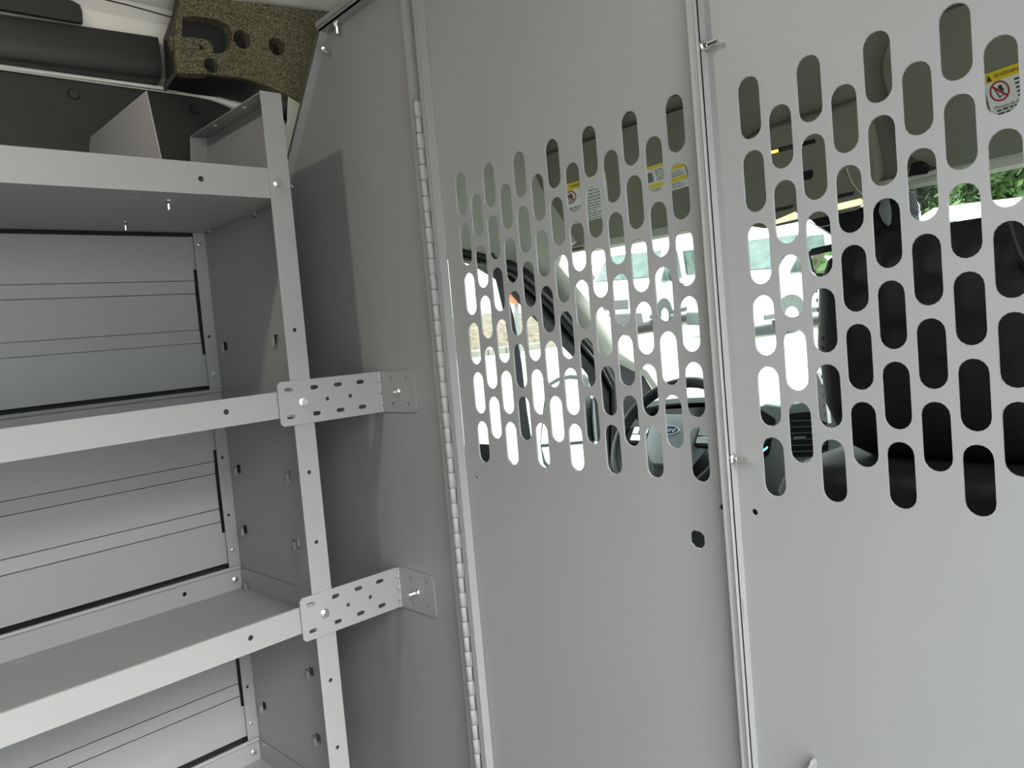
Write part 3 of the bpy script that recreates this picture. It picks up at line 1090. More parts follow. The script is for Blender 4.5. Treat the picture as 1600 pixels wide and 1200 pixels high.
out = [(850, 640), (853, 618), (860, 600), (872, 593), (890, 589), (904, 590), (910, 598), (916, 660), (920, 720), (914, 740), (900, 744), (862, 736), (850, 722), (845, 690)]
nrm = V((0.35, -1, 0)).normalized()
b = MB()
f_ = [mpl(u, v) for u, v in out]
cen = sum(f_, V((0, 0, 0))) / len(f_)
b.loft([[cen + (p - cen) * 1.04 for p in f_], [cen + (p - cen) * 1.06 - nrm * 0.05 for p in f_], [cen + (p - cen) * 0.7 - nrm * 0.13 for p in f_]])
b.build('mirror_housing', 'van_dark', mrr, smooth=True)
for vs0 in ([(852, 640), (855, 620), (861, 603), (873, 596), (890, 592), (903, 593), (908, 600), (914, 660), (917, 688), (845, 694)], [(847, 699), (918, 693), (919, 720), (913, 736), (900, 741), (864, 733), (853, 720)]):
    f_ = [mpl(u, v) + nrm * 0.004 for u, v in vs0]
    b = MB()
    k = len(f_)
    b.add(f_ + [p - nrm * 0.003 for p in f_], [tuple(range(k)), tuple(range(2 * k - 1, k - 1, -1))] + [(i, (i + 1) % k, (i + 1) % k + k, i + k) for i in range(k)])
    b.build('mirror_glass', 'mirror', mrr)
b = MB()
A = px(930, 655, 0, -1.02)
b.hexa([px(918, 690, 0, XM), px(938, 690, 0, -0.99), px(938, 690, 0, -0.99) + V((0, 0.05, 0)), px(918, 690, 0, XM) + V((0, 0.05, 0)),
        px(918, 622, 0, XM), px(932, 622, 0, -0.99), px(932, 622, 0, -0.99) + V((0, 0.05, 0)), px(918, 622, 0, XM) + V((0, 0.05, 0))])
b.build('mirror_arm', 'dash_light', mrr, bevel=0.006)
# --- sun visors with their warning labels
PV = PP + PN * 0.022


def vis(x, t, h=0.0):
    return V((x, PP.y, PP.z)) + UP * t + PN * h


def visor(name, x0, x1, t0, t1, lab):
    e = empty(name, tuple(vis((x0 + x1) / 2, t1, 0.0)), lab, 'sun visor', 'folded sun visors')
    b = MB().plate(rrect(x0, x1, t0, t1, 0.085, 8), [], 0.018, lambda a, c, t: vis(a, c, 0.022 - t))
    b.build('visor_pad', 'headliner', e, bevel=0.005, bseg=2, smooth=True)
    b = MB()
    b.cyl(vis(x0 + 0.03, t0 + 0.012, 0.008), vis(x1 - 0.03, t0 + 0.012, 0.008), 0.007, seg=8)
    b.build('visor_rod', 'black', e)
    return e


def label(parent, quad, name):
    """returns f(a, c) -> world point on the label, a, c in 0..1 (origin top left)"""
    P_ = [pxp(u, v, PV + PN * 0.0012, PN) for u, v in quad]

    def f(a, c, h=0.0):
        t = P_[0] * (1 - a) + P_[1] * a
        l = P_[3] * (1 - a) + P_[2] * a
        return t * (1 - c) + l * c + PN * h
    b = MB()
    b.plate([(0, 0), (0, 1), (1, 1), (1, 0)], [], -0.0008, lambda a, c, t: f(a, c, t))
    lo = b.build(name, 'white_print', parent)
    return f, lo


def patch(f, lo, a0, a1, c0, c1, m, name):
    return MB().plate([(a0, c0), (a0, c1), (a1, c1), (a1, c0)], [], -0.0004, lambda a, c, t: f(a, c, 0.0006 + t)).build(name, m, lo)


def lines(f, lo, rows, a0, a1, m='grey_print', jitter=0.25, h=0.020):
    b = MB()
    for c in rows:
        a = a0
        end = a1 - random.random() * jitter * (a1 - a0)
        while a < end:
            w_ = random.uniform(0.03, 0.10)
            b.plate([(a, c - h / 2), (a, c + h / 2), (min(a + w_, end), c + h / 2), (min(a + w_, end), c - h / 2)], [], -0.0003, lambda q, c_, t: f(q, c_, 0.0007 + t))
            a += w_ + 0.018
    o = b.build('small_print', m, lo)
    return o


def no_sign(f, lo, a, c, ra, rc):
    b = MB()
    n = 24
    ring_o = [(a + ra * math.cos(2 * PI * i / n), c + rc * math.sin(2 * PI * i / n)) for i in range(n)]
    ring_i = [(a + ra * 0.84 * math.cos(2 * PI * i / n), c + rc * 0.84 * math.sin(2 * PI * i / n)) for i in range(n)]
    vv = [f(p, q, 0.0014) for p, q in ring_o] + [f(p, q, 0.0014) for p, q in ring_i]
    b.add(vv, [(i, (i + 1) % n, (i + 1) % n + n, i + n) for i in range(n)])
    d = 0.64
    e = 0.075
    b.add([f(a - ra * (d + e), c - rc * (d - e), 0.0015), f(a - ra * (d - e), c - rc * (d + e), 0.0015), f(a + ra * (d + e), c + rc * (d - e), 0.0015), f(a + ra * (d - e), c + rc * (d + e), 0.0015)], [(0, 1, 2, 3)])
    b.build('prohibition_ring', 'red_print', lo, recalc=False)
    b = MB()
    for cx, cy, r in ((0.15, -0.35, 0.22), (0.28, -0.05, 0.18), (0.02, 0.02, 0.16)):
        b.add([f(a + ra * (cx + r * math.cos(t)), c + rc * (cy + r * math.sin(t)), 0.0010) for t in [2 * PI * i / 8 for i in range(8)]], [tuple(range(8))])
    b.add([f(a + ra * p, c + rc * q, 0.0010) for p, q in ((-0.45, -0.2), (-0.35, -0.25), (-0.08, 0.55), (-0.18, 0.62))], [(0, 1, 2, 3)])
    b.add([f(a + ra * p, c + rc * q, 0.0010) for p, q in ((-0.18, 0.55), (0.45, 0.35), (0.47, 0.43), (-0.16, 0.64))], [(0, 1, 2, 3)])
    b.build('pictogram', 'ink', lo, recalc=False)


def tri_sign(f, lo, a, c, wa, wc):
    b = MB()
    b.add([f(a - wa, c + wc, 0.0012), f(a + wa, c + wc, 0.0012), f(a, c - wc, 0.0012)], [(0, 1, 2)])
    b.build('warning_triangle', 'ink', lo, recalc=False)


vl = visor('sun_visor', -0.80, -0.16, 0.012, 0.300, "olive grey sun visor above the steering wheel with two warning labels")
f, lo = label(vl, ((876, 291), (946, 269), (953, 337), (885, 353)), 'warning_label')
patch(f, lo, 0, 1, 0, 0.17, 'yellow_print', 'yellow_band')
tri_sign(f, lo, 0.10, 0.085, 0.05, 0.06)
no_sign(f, lo, 0.19, 0.33, 0.13, 0.15)
lines(f, lo, [0.23 + 0.075 * i for i in range(5)], 0.42, 0.97, h=0.030)
lines(f, lo, [0.60 + 0.060 * i for i in range(7)], 0.06, 0.96, h=0.026)
uu, vv_ = (f(1, 0.085) - f(0, 0.085)), (f(0, 0) - f(0, 1))
text_obj('WARNING', 0.011, f(0.22, 0.085, 0.0014), uu, vv_, 'ink', lo, 'heading_text')
f, lo = label(vl, ((1003, 264), (1066, 244), (1078, 290), (1013, 309)), 'warning_label')
for c0, c1, a0, a1 in ((0.0, 0.10, 0, 0.55), (0.21, 0.34, 0.6, 1.0), (0.60, 0.73, 0.0, 1.0), (0.86, 0.97, 0.0, 0.55)):
    patch(f, lo, a0, a1, c0, c1, 'yellow_print', 'yellow_band')
lines(f, lo, [0.18, 0.26, 0.34, 0.42, 0.50], 0.30, 0.55, h=0.035)
lines(f, lo, [0.42, 0.49, 0.55], 0.60, 0.97, h=0.03)
lines(f, lo, [0.78, 0.83], 0.06, 0.52, h=0.03)
lines(f, lo, [0.80, 0.86, 0.92], 0.62, 0.9, h=0.025)
b = MB()
b.add([f(a, c, 0.001) for a, c in ((0.05, 0.2), (0.22, 0.2), (0.22, 0.52), (0.05, 0.52))], [(0, 3, 2, 1)])
b.build('pictogram', 'grey_print', lo, recalc=False)
b = MB()
n = 20
b.add([f(0.78 + 0.11 * math.cos(2 * PI * i / n), 0.09 + 0.10 * math.sin(2 * PI * i / n), 0.001) for i in range(n)] + [f(0.78 + 0.095 * math.cos(2 * PI * i / n), 0.09 + 0.08 * math.sin(2 * PI * i / n), 0.001) for i in range(n)], [(i, (i + 1) % n, (i + 1) % n + n, i + n) for i in range(n)])
b.build('oval_emblem', 'ink', lo, recalc=False)
vr = visor('sun_visor', 0.215, 0.84, 0.012, 0.312, 'olive grey sun visor above the passenger seat with one warning label')
f, lo = label(vr, ((1534, 118), (1665, 72), (1690, 160), (1556, 206)), 'warning_label')
patch(f, lo, 0, 1, 0, 0.165, 'yellow_print', 'yellow_band')
tri_sign(f, lo, 0.075, 0.085, 0.032, 0.055)
no_sign(f, lo, 0.165, 0.345, 0.122, 0.175)
uu, vv_ = (f(1, 0.08) - f(0, 0.08)), (f(0, 0) - f(0, 1))
text_obj('WARNING / AVERTISSEMENT', 0.0100, f(0.135, 0.085, 0.0014), uu, vv_, 'ink', lo, 'heading_text')
lines(f, lo, [0.24, 0.31, 0.38, 0.45, 0.52], 0.36, 0.97, m='ink', h=0.030)
text_obj('Manque de SE CONFORMER', 0.0078, f(0.055, 0.600, 0.0014), uu, vv_, 'ink', lo, 'body_text')
lines(f, lo, [0.665 + 0.058 * i for i in range(6)], 0.075, 0.95, m='ink', h=0.028)
# visor clip
ce = pxp(1438, 264, PV, PN)
cl = empty('visor_clip', tuple(ce), 'black visor clip beside the passenger sun visor', 'clip')
b = MB()
q = [pxp(u, v, PV + PN * 0.004, PN) for u, v in ((1419, 272), (1424, 255), (1440, 250), (1449, 254), (1454, 262), (1452, 268))]
b.loft([[p for p in q], [p + PN * 0.015 for p in q]])
b.build('clip_body', 'gloss_black', cl, bevel=0.003)
b = MB()
q = [pxp(u, v, PV + PN * 0.004, PN) for u, v in ((1417, 276), (1462, 264), (1463, 270), (1418, 283))]
b.loft([[p for p in q], [p + PN * 0.006 for p in q]])
b.build('clip_base', 'trim_beige', cl, bevel=0.001)
# --- overhead console
oc = empty('overhead_console', (0.03, 0.86, 1.40), 'olive grey overhead console with black display strip between the sun visors', 'console')


def oq(u, v, h):
    return pxp(u, v, PP + PN * h, PN)


body = [(1160, 346), (1170, 210), (1200, 196), (1340, 152), (1362, 160), (1384, 262), (1375, 288), (1346, 322), (1200, 352)]
b = MB()
f_ = [oq(u, v, 0.0) for u, v in body]
cen = sum(f_, V((0, 0, 0))) / len(f_)
b.loft([f_, [cen + (p - cen) * 0.99 + PN * 0.022 for p in f_], [cen + (p - cen) * 0.95 + PN * 0.030 for p in f_]])
b.build('console_body', 'headliner', oc, bevel=0.004, smooth=True)


def opatch(pts, h, m, name, th=0.002):
    f1 = [oq(u, v, 0.030 + h) for u, v in pts]
    k = len(f1)
    return MB().add(f1 + [p - PN * th for p in f1], [tuple(range(k)), tuple(range(2 * k - 1, k - 1, -1))] + [(i, (i + 1) % k, (i + 1) % k + k, i + k) for i in range(k)]).build(name, m, oc)


opatch(((1196, 236), (1273, 217), (1275, 223), (1198, 243)), 0.0006, 'gloss_black', 'display_strip')
opatch(((1204.5, 235.8), (1215.5, 233), (1216.5, 237.5), (1205.5, 240.5)), 0.0012, 'amber', 'amber_indicator')
u1, u2 = oq(1220, 235, 0.032), oq(1272, 221, 0.032)
vv_ = oq(1204, 236, 0.032) - oq(1205.5, 240.5, 0.032)
text_obj('PASS AIR BAG OFF', 0.0055, oq(1220, 234.2, 0.0318), u2 - u1, vv_, 'grey_print', oc, 'display_text')
opatch(((1248, 270), (1268, 265), (1271, 269), (1270, 277), (1266, 280), (1250, 283)), 0.0008, 'black', 'sensor_window')
opatch(((1196, 351), (1242, 331), (1247, 334), (1246, 342), (1205, 352)), 0.0008, 'lens', 'lamp_lens')
opatch(((1303, 320), (1345, 310), (1350, 316), (1346, 320), (1312, 328), (1305, 327)), 0.0008, 'lens', 'lamp_lens')
b = MB()
for i in range(11):
    A, B = oq(1306 + 2.6 * i, 311 - 0.65 * i, 0.0305), oq(1307.5 + 2.6 * i, 305 - 0.62 * i, 0.0305)
    b.cyl(A, B, 0.0012, seg=5)
for i in range(11):
    A, B = oq(1208 + 2.9 * i, 332 - 0.7 * i, 0.0305), oq(1210 + 2.9 * i, 327 - 0.7 * i, 0.0305)
    b.cyl(A, B, 0.0012, seg=5)
b.build('speaker_slot', 'black', oc)
b = MB().tube([oq(u, v, 0.0305) for u, v in ((1322, 262), (1325, 270), (1331, 285), (1340, 297), (1348, 304))], 0.0016, 6)
b.build('trim_seam', 'trim_beige', oc)
# --- rear view mirror with sensor pod
rm = empty('rear_view_mirror', tuple(px(1330, 345, 1, 1.0)), 'black framed rear-view mirror with sensor cover hanging from the windscreen', 'mirror')
YM = 0.98


def mq(u, v, dy=0.0):
    return px(u, v, 1, YM + dy)


b = MB()
q = [mq(u, v) for u, v in ((1262, 340), (1290, 333), (1350, 322), (1360, 302), (1415, 296), (1420, 340), (1416, 380), (1330, 372), (1302, 371), (1278, 356))]
b.loft([q, [p + V((0, 0.07, 0)) for p in q]])
b.build('sensor_cover', 'black', rm, bevel=0.006, smooth=True)
b = MB()
q = [mq(u, v, -0.012) for u, v in ((1376, 308), (1386, 306), (1391, 330), (1390, 348), (1386, 354), (1378, 346), (1371, 330))]
b.loft([q, [p + V((0, 0.014, 0)) for p in q]])
b.build('cover_sheen', 'dash_light', rm, bevel=0.005, smooth=True)  # grey patch painting the highlight on the black cover
b = MB()
b.tube([mq(1265, 347, -0.004), mq(1281, 355, -0.004), mq(1299, 366, -0.004)], 0.0014, 6)
b.tube([mq(1281, 355, -0.004), mq(1303, 350, -0.004)], 0.0014, 6)
b.build('cover_seam', 'silver', rm)
mn = ((V((-12.5, -6.5, 2.3)) - V((0, 0.9, 1.2))).normalized() - (V((0, 0.9, 1.2)) - CAM).normalized()).normalized()
mu = V((0, 0, 1)).cross(mn).normalized()
mv = mn.cross(mu)
mp0 = px(1290, 410, 1, 0.90)


def mr_pt(u, v, h=0.0):
    return pxp(u, v, mp0 + mn * h, mn)


q = [mr_pt(u, v) for u, v in ((1262, 394), (1268, 388), (1330, 374), (1340, 380), (1342, 420), (1334, 426), (1280, 436), (1268, 424))]
cen = sum(q, V((0, 0, 0))) / len(q)
b = MB()
b.loft([[p for p in q], [p - mn * 0.02 for p in q], [cen + (p - cen) * 0.8 - mn * 0.04 for p in q]])
b.build('mirror_housing', 'black', rm, bevel=0.003, smooth=True)
q = [mr_pt(u, v, 0.002) for u, v in ((1267, 400), (1336, 384), (1338, 416), (1296, 427), (1273, 427))]
b = MB()
k = 5
b.add(q + [p - mn * 0.0015 for p in q], [tuple(range(k)), tuple(range(2 * k - 1, k - 1, -1))] + [(i, (i + 1) % k, (i + 1) % k + k, i + k) for i in range(k)])
b.build('mirror_glass', 'mirror', rm)
# --- dashboard
da = empty('dashboard', (0, 1.40, 0.3), 'dark grey dashboard with instrument hood under the windscreen', 'dashboard')
b = MB()
prof = [(1.26, 0.30), (1.20, 0.50), (1.18, 0.66), (1.20, 0.76), (1.26, 0.815), (1.38, 0.835), (1.55, 0.835), (1.72, 0.80), (1.74, 0.30)]
loops = []
for x in (-0.93, -0.6, -0.30, 0.0, 0.3, 0.6, 0.93):
    k = 0.03 * (abs(x) / 0.9) ** 2
    loops.append([V((x, y + k * 0.5, z - k)) for y, z in prof])
b.loft(loops)
b.build('dash_body', 'dash', da, smooth=True)
# instrument hood
b = MB()
hp = [px(u, v, 1, 1.18) for u, v in ((984, 652), (1002, 634), (1030, 628), (1062, 625), (1100, 624), (1140, 632), (1165, 648), (1172, 668))]
loops = [[p + V((0, 0, 0.006)) for p in hp] + [p + V((0, 0.0, -0.010)) for p in reversed(hp)],
         [p + V((0, 0.16, 0.020)) for p in hp] + [p + V((0, 0.16, -0.03)) for p in reversed(hp)],
         [p + V((0, 0.28, -0.02)) for p in hp] + [p + V((0, 0.28, -0.05)) for p in reversed(hp)]]
b.loft(loops)
b.build('instrument_hood', 'dash_light', da, smooth=True)
b = MB()
gp = [px(u, v, 1, 1.26) for u, v in ((1000, 655), (1030, 640), (1100, 636), (1150, 648), (1150, 690), (1000, 700))]
b.add(gp + [p + V((0, 0.02, 0)) for p in gp], [(0, 1, 2, 3, 4, 5), (11, 10, 9, 8, 7, 6)] + [(i, (i + 1) % 6, (i + 1) % 6 + 6, i + 6) for i in range(6)])
b.build('instrument_cluster', 'gloss_black', da)
# centre stack
b = MB()
cq = [px(u, v, 1, 1.10) for u, v in ((1176, 640), (1196, 632), (1222, 636), (1275, 622), (1320, 640), (1325, 760), (1200, 790), (1180, 720))]
b.loft([cq, [p + V((0, 0.02, 0.006)) for p in cq], [p + V((0, 0.14, 0.0)) for p in cq]])
cs = b.build('centre_stack', 'dash_light', da, bevel=0.006, smooth=True)


def cpt(u, v, h):
    return px(u, v, 1, 1.10 - h)


def cpatch(pts, h, m, name, th=0.004):
    f1 = [cpt(u, v, h) for u, v in pts]
    k = len(f1)
    return MB().add(f1 + [p + V((0, th, 0)) for p in f1], [tuple(range(k)), tuple(range(2 * k - 1, k - 1, -1))] + [(i, (i + 1) % k, (i + 1) % k + k, i + k) for i in range(k)]).build(name, m, cs)


cpatch(((1184, 690), (1206, 684), (1203, 703), (1200, 711), (1190, 717), (1185, 716)), 0.001, 'gloss_black', 'touch_screen')
cpatch(((1184, 708), (1199, 697), (1200, 700), (1186, 712)), 0.003, 'cyan', 'display_line', 0.001)
cpatch(((1170, 640), (1190, 641), (1210, 654), (1212, 660), (1210, 664), (1172, 664)), 0.001, 'black', 'storage_slot')
cpatch(((1232, 650), (1236, 646), (1290, 641), (1294, 646), (1294, 712), (1240, 716), (1234, 712)), 0.001, 'black', 'air_vent')
for i in range(7):
    v0 = 658 + 9.6 * i
    A, B = cpt(1236, v0, 0.004), cpt(1290, v0 - 1.5, 0.004)
    MB().hexa([A, B, B + V((0, 0.012, -0.004)), A + V((0, 0.012, -0.004)), A + V((0, 0, 0.0016)), B + V((0, 0, 0.0016)), B + V((0, 0.012, -0.0024)), A + V((0, 0.012, -0.0024))]).build('vent_slat', 'dash_light', cs)
cpatch(((1240, 683), (1258, 682), (1258.5, 684.5), (1241, 686)), 0.006, 'silver', 'vent_tab')
# --- steering wheel
wc = px(1050, 684, 1, 0.90)
wnrm = V((0.02, -0.80, 0.60)).normalized()      # towards the driver
wu = V((0, 0, 1)).cross(wnrm).normalized() * -1
if wu.x < 0:
    wu = -wu
wv = wnrm.cross(wu)
if wv.z < 0:
    wv = -wv
sw = empty('steering_wheel', tuple(wc - wnrm * 0.05), 'black steering wheel with oval badge on a grey hub', 'steering wheel')


def wp(a, c, h=0.0):
    return wc + wu * a + wv * c + wnrm * h


RR = 0.185
b = MB()
path = [wp(RR * math.cos(2 * PI * i / 40), RR * math.sin(2 * PI * i / 40)) for i in range(40)]
b.tube(path, 0.0165, 12, closed=True)
b.build('rim', 'leather', sw, smooth=True)
hub = [(-0.085, 0.05), (-0.04, 0.075), (0.04, 0.075), (0.085, 0.05), (0.08, -0.02), (0.055, -0.07), (0.03, -0.095), (-0.03, -0.095), (-0.055, -0.07), (-0.08, -0.02)]
b = MB()
b.loft([[wp(a, c, -0.05) for a, c in hub], [wp(a, c, -0.005) for a, c in hub], [wp(a * 0.93, c * 0.93, 0.012) for a, c in hub], [wp(a * 0.6, c * 0.6, 0.020) for a, c in hub]])
hb = b.build('hub', 'dash_light', sw, smooth=True)
n = 28
b = MB()
b.loft([[wp(0.036 * math.cos(2 * PI * i / n), 0.012 + 0.0165 * math.sin(2 * PI * i / n), 0.018) for i in range(n)], [wp(0.034 * math.cos(2 * PI * i / n), 0.012 + 0.0150 * math.sin(2 * PI * i / n), 0.0245) for i in range(n)]])
em = b.build('oval_badge', 'silver', hb, smooth=True)
b = MB()
b.add([wp(0.030 * math.cos(2 * PI * i / n), 0.012 + 0.0122 * math.sin(2 * PI * i / n), 0.0250) for i in range(n)], [tuple(range(n))])
em2 = b.build('badge_field', 'blue', hb)
text_obj('Ford', 0.021, wp(-0.020, 0.012, 0.0256), wu, wv, 'white_print', hb, 'badge_script', shear=0.35)
for sg in (-1, 1):
    b = MB()
    sp_ = [(0.07, 0.045), (0.165, 0.030), (0.175, 0.0), (0.165, -0.025), (0.07, -0.02)]
    b.loft([[wp(sg * a, c, -0.02) for a, c in sp_], [wp(sg * a, c, 0.0) for a, c in sp_]])
    spk = b.build('spoke', 'black', sw, bevel=0.004, smooth=True)
    b = MB()
    for (a0, a1, c0, c1) in ((0.085, 0.115, 0.008, 0.034), (0.118, 0.140, 0.006, 0.030), (0.085, 0.140, -0.016, 0.004)):
        b.hexa([wp(sg * a0, c0, 0), wp(sg * a1, c0, 0), wp(sg * a1, c1, 0), wp(sg * a0, c1, 0), wp(sg * a0, c0, 0.006), wp(sg * a1, c0, 0.006), wp(sg * a1, c1, 0.006), wp(sg * a0, c1, 0.006)])
    b.build('button_pad', 'silver', spk, bevel=0.0015)
b = MB()
sp_ = [(-0.03, -0.085), (0.03, -0.085), (0.022, -0.175), (-0.022, -0.175)]
b.loft([[wp(a, c, -0.02) for a, c in sp_], [wp(a, c, 0.0) for a, c in sp_]])
b.build('spoke', 'black', sw, bevel=0.004)
MB().cyl(wp(0, 0, -0.04), wp(0, -0.02, -0.34), 0.05, 0.06, 14).build('column', 'black', sw, smooth=True)
for sg in (-1, 1):
    b = MB().tube([wp(sg * 0.05, 0.01, -0.06), wp(sg * 0.12, 0.03, -0.055), wp(sg * 0.20, 0.045, -0.05)], [0.008, 0.009, 0.012], 8)
    b.build('stalk_lever', 'dash_light' if sg < 0 else 'black', sw, smooth=True)


# --- seats
def cushion(name, m, parent, x0, x1, secs, bulge=0.02):
    """secs: list of (y_rear, y_front, z); lofted rounded slab"""
    b = MB()
    loops = []
    n = 28
    for (ya, yb, z, inset) in secs:
        lp = []
        cx, cy = (x0 + x1) / 2, (ya + yb) / 2
        hx, hy = (x1 - x0) / 2 - inset, (yb - ya) / 2
        for i in range(n):
            t = 2 * PI * i / n
            ex = 0.22
            c, s_ = math.cos(t), math.sin(t)
            lp.append(V((cx + hx * math.copysign(abs(c) ** ex, c), cy + hy * math.copysign(abs(s_) ** 0.4, s_), z)))
        loops.append(lp)
    b.loft(loops)
    return b.build(name, m, parent, smooth=True)


ps = empty('passenger_seat', (0.63, 0.30, -0.26), 'black leather passenger seat behind the right slotted panel', 'seat')
SX0, SX1 = 0.345, 0.90
bk_ = cushion('backrest', 'leather', ps, SX0, SX1, [(0.17, 0.30, 0.905, 0.05), (0.145, 0.31, 0.925, 0.022), (0.13, 0.32, 0.98, 0.004), (0.125, 0.32, 1.06, 0.0), (0.13, 0.31, 1.14, 0.006), (0.14, 0.30, 1.175, 0.018), (0.165, 0.285, 1.197, 0.045), (0.19, 0.26, 1.202, 0.08)])
b = MB()


def st_y(z_):
    cc = (1 - (0.016) / 0.2775) ** (1 / 0.22)
    ss = math.sqrt(max(0, 1 - cc * cc)) ** 0.4
    return 0.2225 - 0.0975 * ss - 0.001 + 0.05 * max(0, 1.00 - z_)


zs = [0.95 + 0.0065 * i for i in range(34)]
for i, zz in enumerate(zs[:-1]):
    if i % 2 == 0:
        xx = SX0 + 0.016 + 0.02 * max(0, (0.97 - zz) / 0.05) ** 2 * 0.6
        b.cyl((xx, st_y(zz), zz), (xx, st_y(zz + 0.005), zz + 0.005), 0.0013, seg=5)
b.build('seam_stitching', 'stitch', bk_)
hr = cushion('headrest', 'leather', ps, 0.645, 0.875, [(0.17, 0.27, 1.205, 0.03), (0.15, 0.29, 1.222, 0.006), (0.145, 0.29, 1.30, 0.0), (0.16, 0.28, 1.38, 0.02), (0.18, 0.26, 1.395, 0.05)])
hr.location.z -= 0.02
b = MB()
for xx in (0.71, 0.81):
    b.cyl((xx, 0.22, 1.15), (xx, 0.22, 1.25), 0.006, seg=8)
b.build('headrest_post', 'zinc', ps)
b = MB()
pts = [px(u, v, 1, 0.124) for u, v in ((1570, 340), (1578, 352), (1583, 372), (1592, 396), (1604, 416), (1630, 432))]
b.tube(pts, 0.003, 6)
b.build('seam_piping', 'black', bk_, smooth=True)
sb = cushion('seat_base', 'fabric_black', ps, 0.265, 0.92, [(0.085, 0.62, 0.20, 0.0), (0.085, 0.62, 0.78, 0.0), (0.087, 0.62, 0.858, 0.012)])
sc_ = cushion('base_cover', 'black', ps, 0.263, 0.922, [(0.083, 0.62, 0.856, 0.010), (0.083, 0.62, 0.876, 0.020), (0.092, 0.60, 0.895, 0.045), (0.115, 0.56, 0.904, 0.09)])
MB().box(0.30, 0.86, 0.12, 0.55, -0.26, 0.21).build('seat_pedestal', 'black', ps)
b = MB()
q = [px(u, v, 1, 0.34) for u, v in ((1268, 584), (1277, 583), (1288, 610), (1294, 662), (1282, 656), (1272, 622))]
b.loft([q, [p + V((0.0, 0.012, 0.0)) for p in q]])
o = b.build('white_strip', 'white_print', base=tuple(q[4]))  # plain white strip for an unidentified pale shape
tag(o, 'narrow unidentified white strip beside the left edge of the passenger seat', 'paper')
dsv = empty('driver_seat', (-0.45, 0.30, -0.26), "black leather driver's seat behind the solid part of the partition door", 'seat')
bk2 = cushion('backrest', 'leather', dsv, -0.70, -0.20, [(0.15, 0.28, 0.30, 0.02), (0.12, 0.28, 0.40, 0.0), (0.10, 0.25, 0.62, 0.02), (0.115, 0.23, 0.71, 0.06), (0.14, 0.21, 0.73, 0.10)])
cushion('seat_base', 'fabric_black', dsv, -0.70, -0.20, [(0.14, 0.66, 0.0, 0.02), (0.12, 0.68, 0.16, 0.0), (0.14, 0.68, 0.30, 0.01), (0.18, 0.64, 0.33, 0.05)])
MB().box(-0.62, -0.28, 0.2, 0.6, -0.26, 0.02).build('seat_pedestal', 'black', dsv)

# ================================================================== OUTSIDE
GD = V((-0.6, 0.8, 0))
GS = 0.093


def gz(x, y):
    return -0.65 + GS * (x * GD.x + y * GD.y)


gn = V((-GS * GD.x, -GS * GD.y, 1)).normalized()
b = MB()
pts = [(-60, -40), (60, -40), (60, 70), (-60, 70)]
b.hexa([V((x, y, gz(x, y) - 0.2)) for x, y in pts] + [V((x, y, gz(x, y))) for x, y in pts])
struct(b.build('ground', 'concrete'))


def far(u, D):
    d = ray(u, 500)
    d.z = 0
    d.normalize()
    return V((CAM.x, CAM.y, 0)) + d * D


# kerb and mulch bank to the left
k0, k1 = far(640, 17.5), far(900, 18.2)
dirk = (k1 - k0).normalized()
nk = V((-dirk.y, dirk.x, 0))
if nk.dot(k0 - V((CAM.x, CAM.y, 0))) < 0:
    nk = -nk


def gpt(p, h=0.0):
    return V((p.x, p.y, gz(p.x, p.y) + h))


kb = None
nks = 9
for i in range(nks):
    a, c = k0 + (k1 - k0) * (i / nks) + dirk * 0.01, k0 + (k1 - k0) * ((i + 1) / nks) - dirk * 0.01
    if kb is None:
        kb = empty('kerb', tuple(gpt(k0)), 'pale concrete kerb in front of the brown mulch bank', 'kerb')
    MB().hexa([gpt(a, -0.05), gpt(c, -0.05), gpt(c + nk * 0.2, -0.05), gpt(a + nk * 0.2, -0.05), gpt(a, 0.15), gpt(c, 0.15), gpt(c + nk * 0.2, 0.15), gpt(a + nk * 0.2, 0.15)]).build('kerb_stone', 'kerb', kb, bevel=0.02)
b = MB()
rows = []
for j, (dd, hh) in enumerate(((0.2, 0.05), (0.8, 0.2), (1.6, 0.42), (2.6, 0.55), (4.5, 0.58), (9.0, 0.5))):
    row = []
    for i in range(60):
        p = k0 + (k1 - k0) * (i / 59.0) + nk * dd
        row.append(gpt(p, hh + random.uniform(-0.04, 0.04)))
    rows.append(row)
b.loft(rows, closed=False, cap=False)
mul = b.build('mulch_bank', 'mulch', base=tuple(gpt(k0)), smooth=True)
mul['kind'] = 'stuff'
tag(mul, 'bank of dry brown mulch beyond the kerb', 'mulch')
# orange marker on a post
sp0 = gpt(far(806, 17.2))
sg = empty('road_sign', tuple(sp0), "orange round marker on a grey post outside the driver's window", 'sign')
tp = CAM + ray(806, 462) * ((far(806, 17.2) - V((CAM.x, CAM.y, 0))).length / V((ray(806, 462).x, ray(806, 462).y, 0)).length)
MB().cyl(sp0 - V((0, 0, 0.1)), tp, 0.045, seg=8).build('post', 'post_grey', sg)
td = (V((CAM.x, CAM.y, 0)) - V((tp.x, tp.y, 0))).normalized()
MB().cyl(tp + td * 0.05, tp + td * 0.09, 0.20, seg=20).build('sign_face', 'orange', sg)


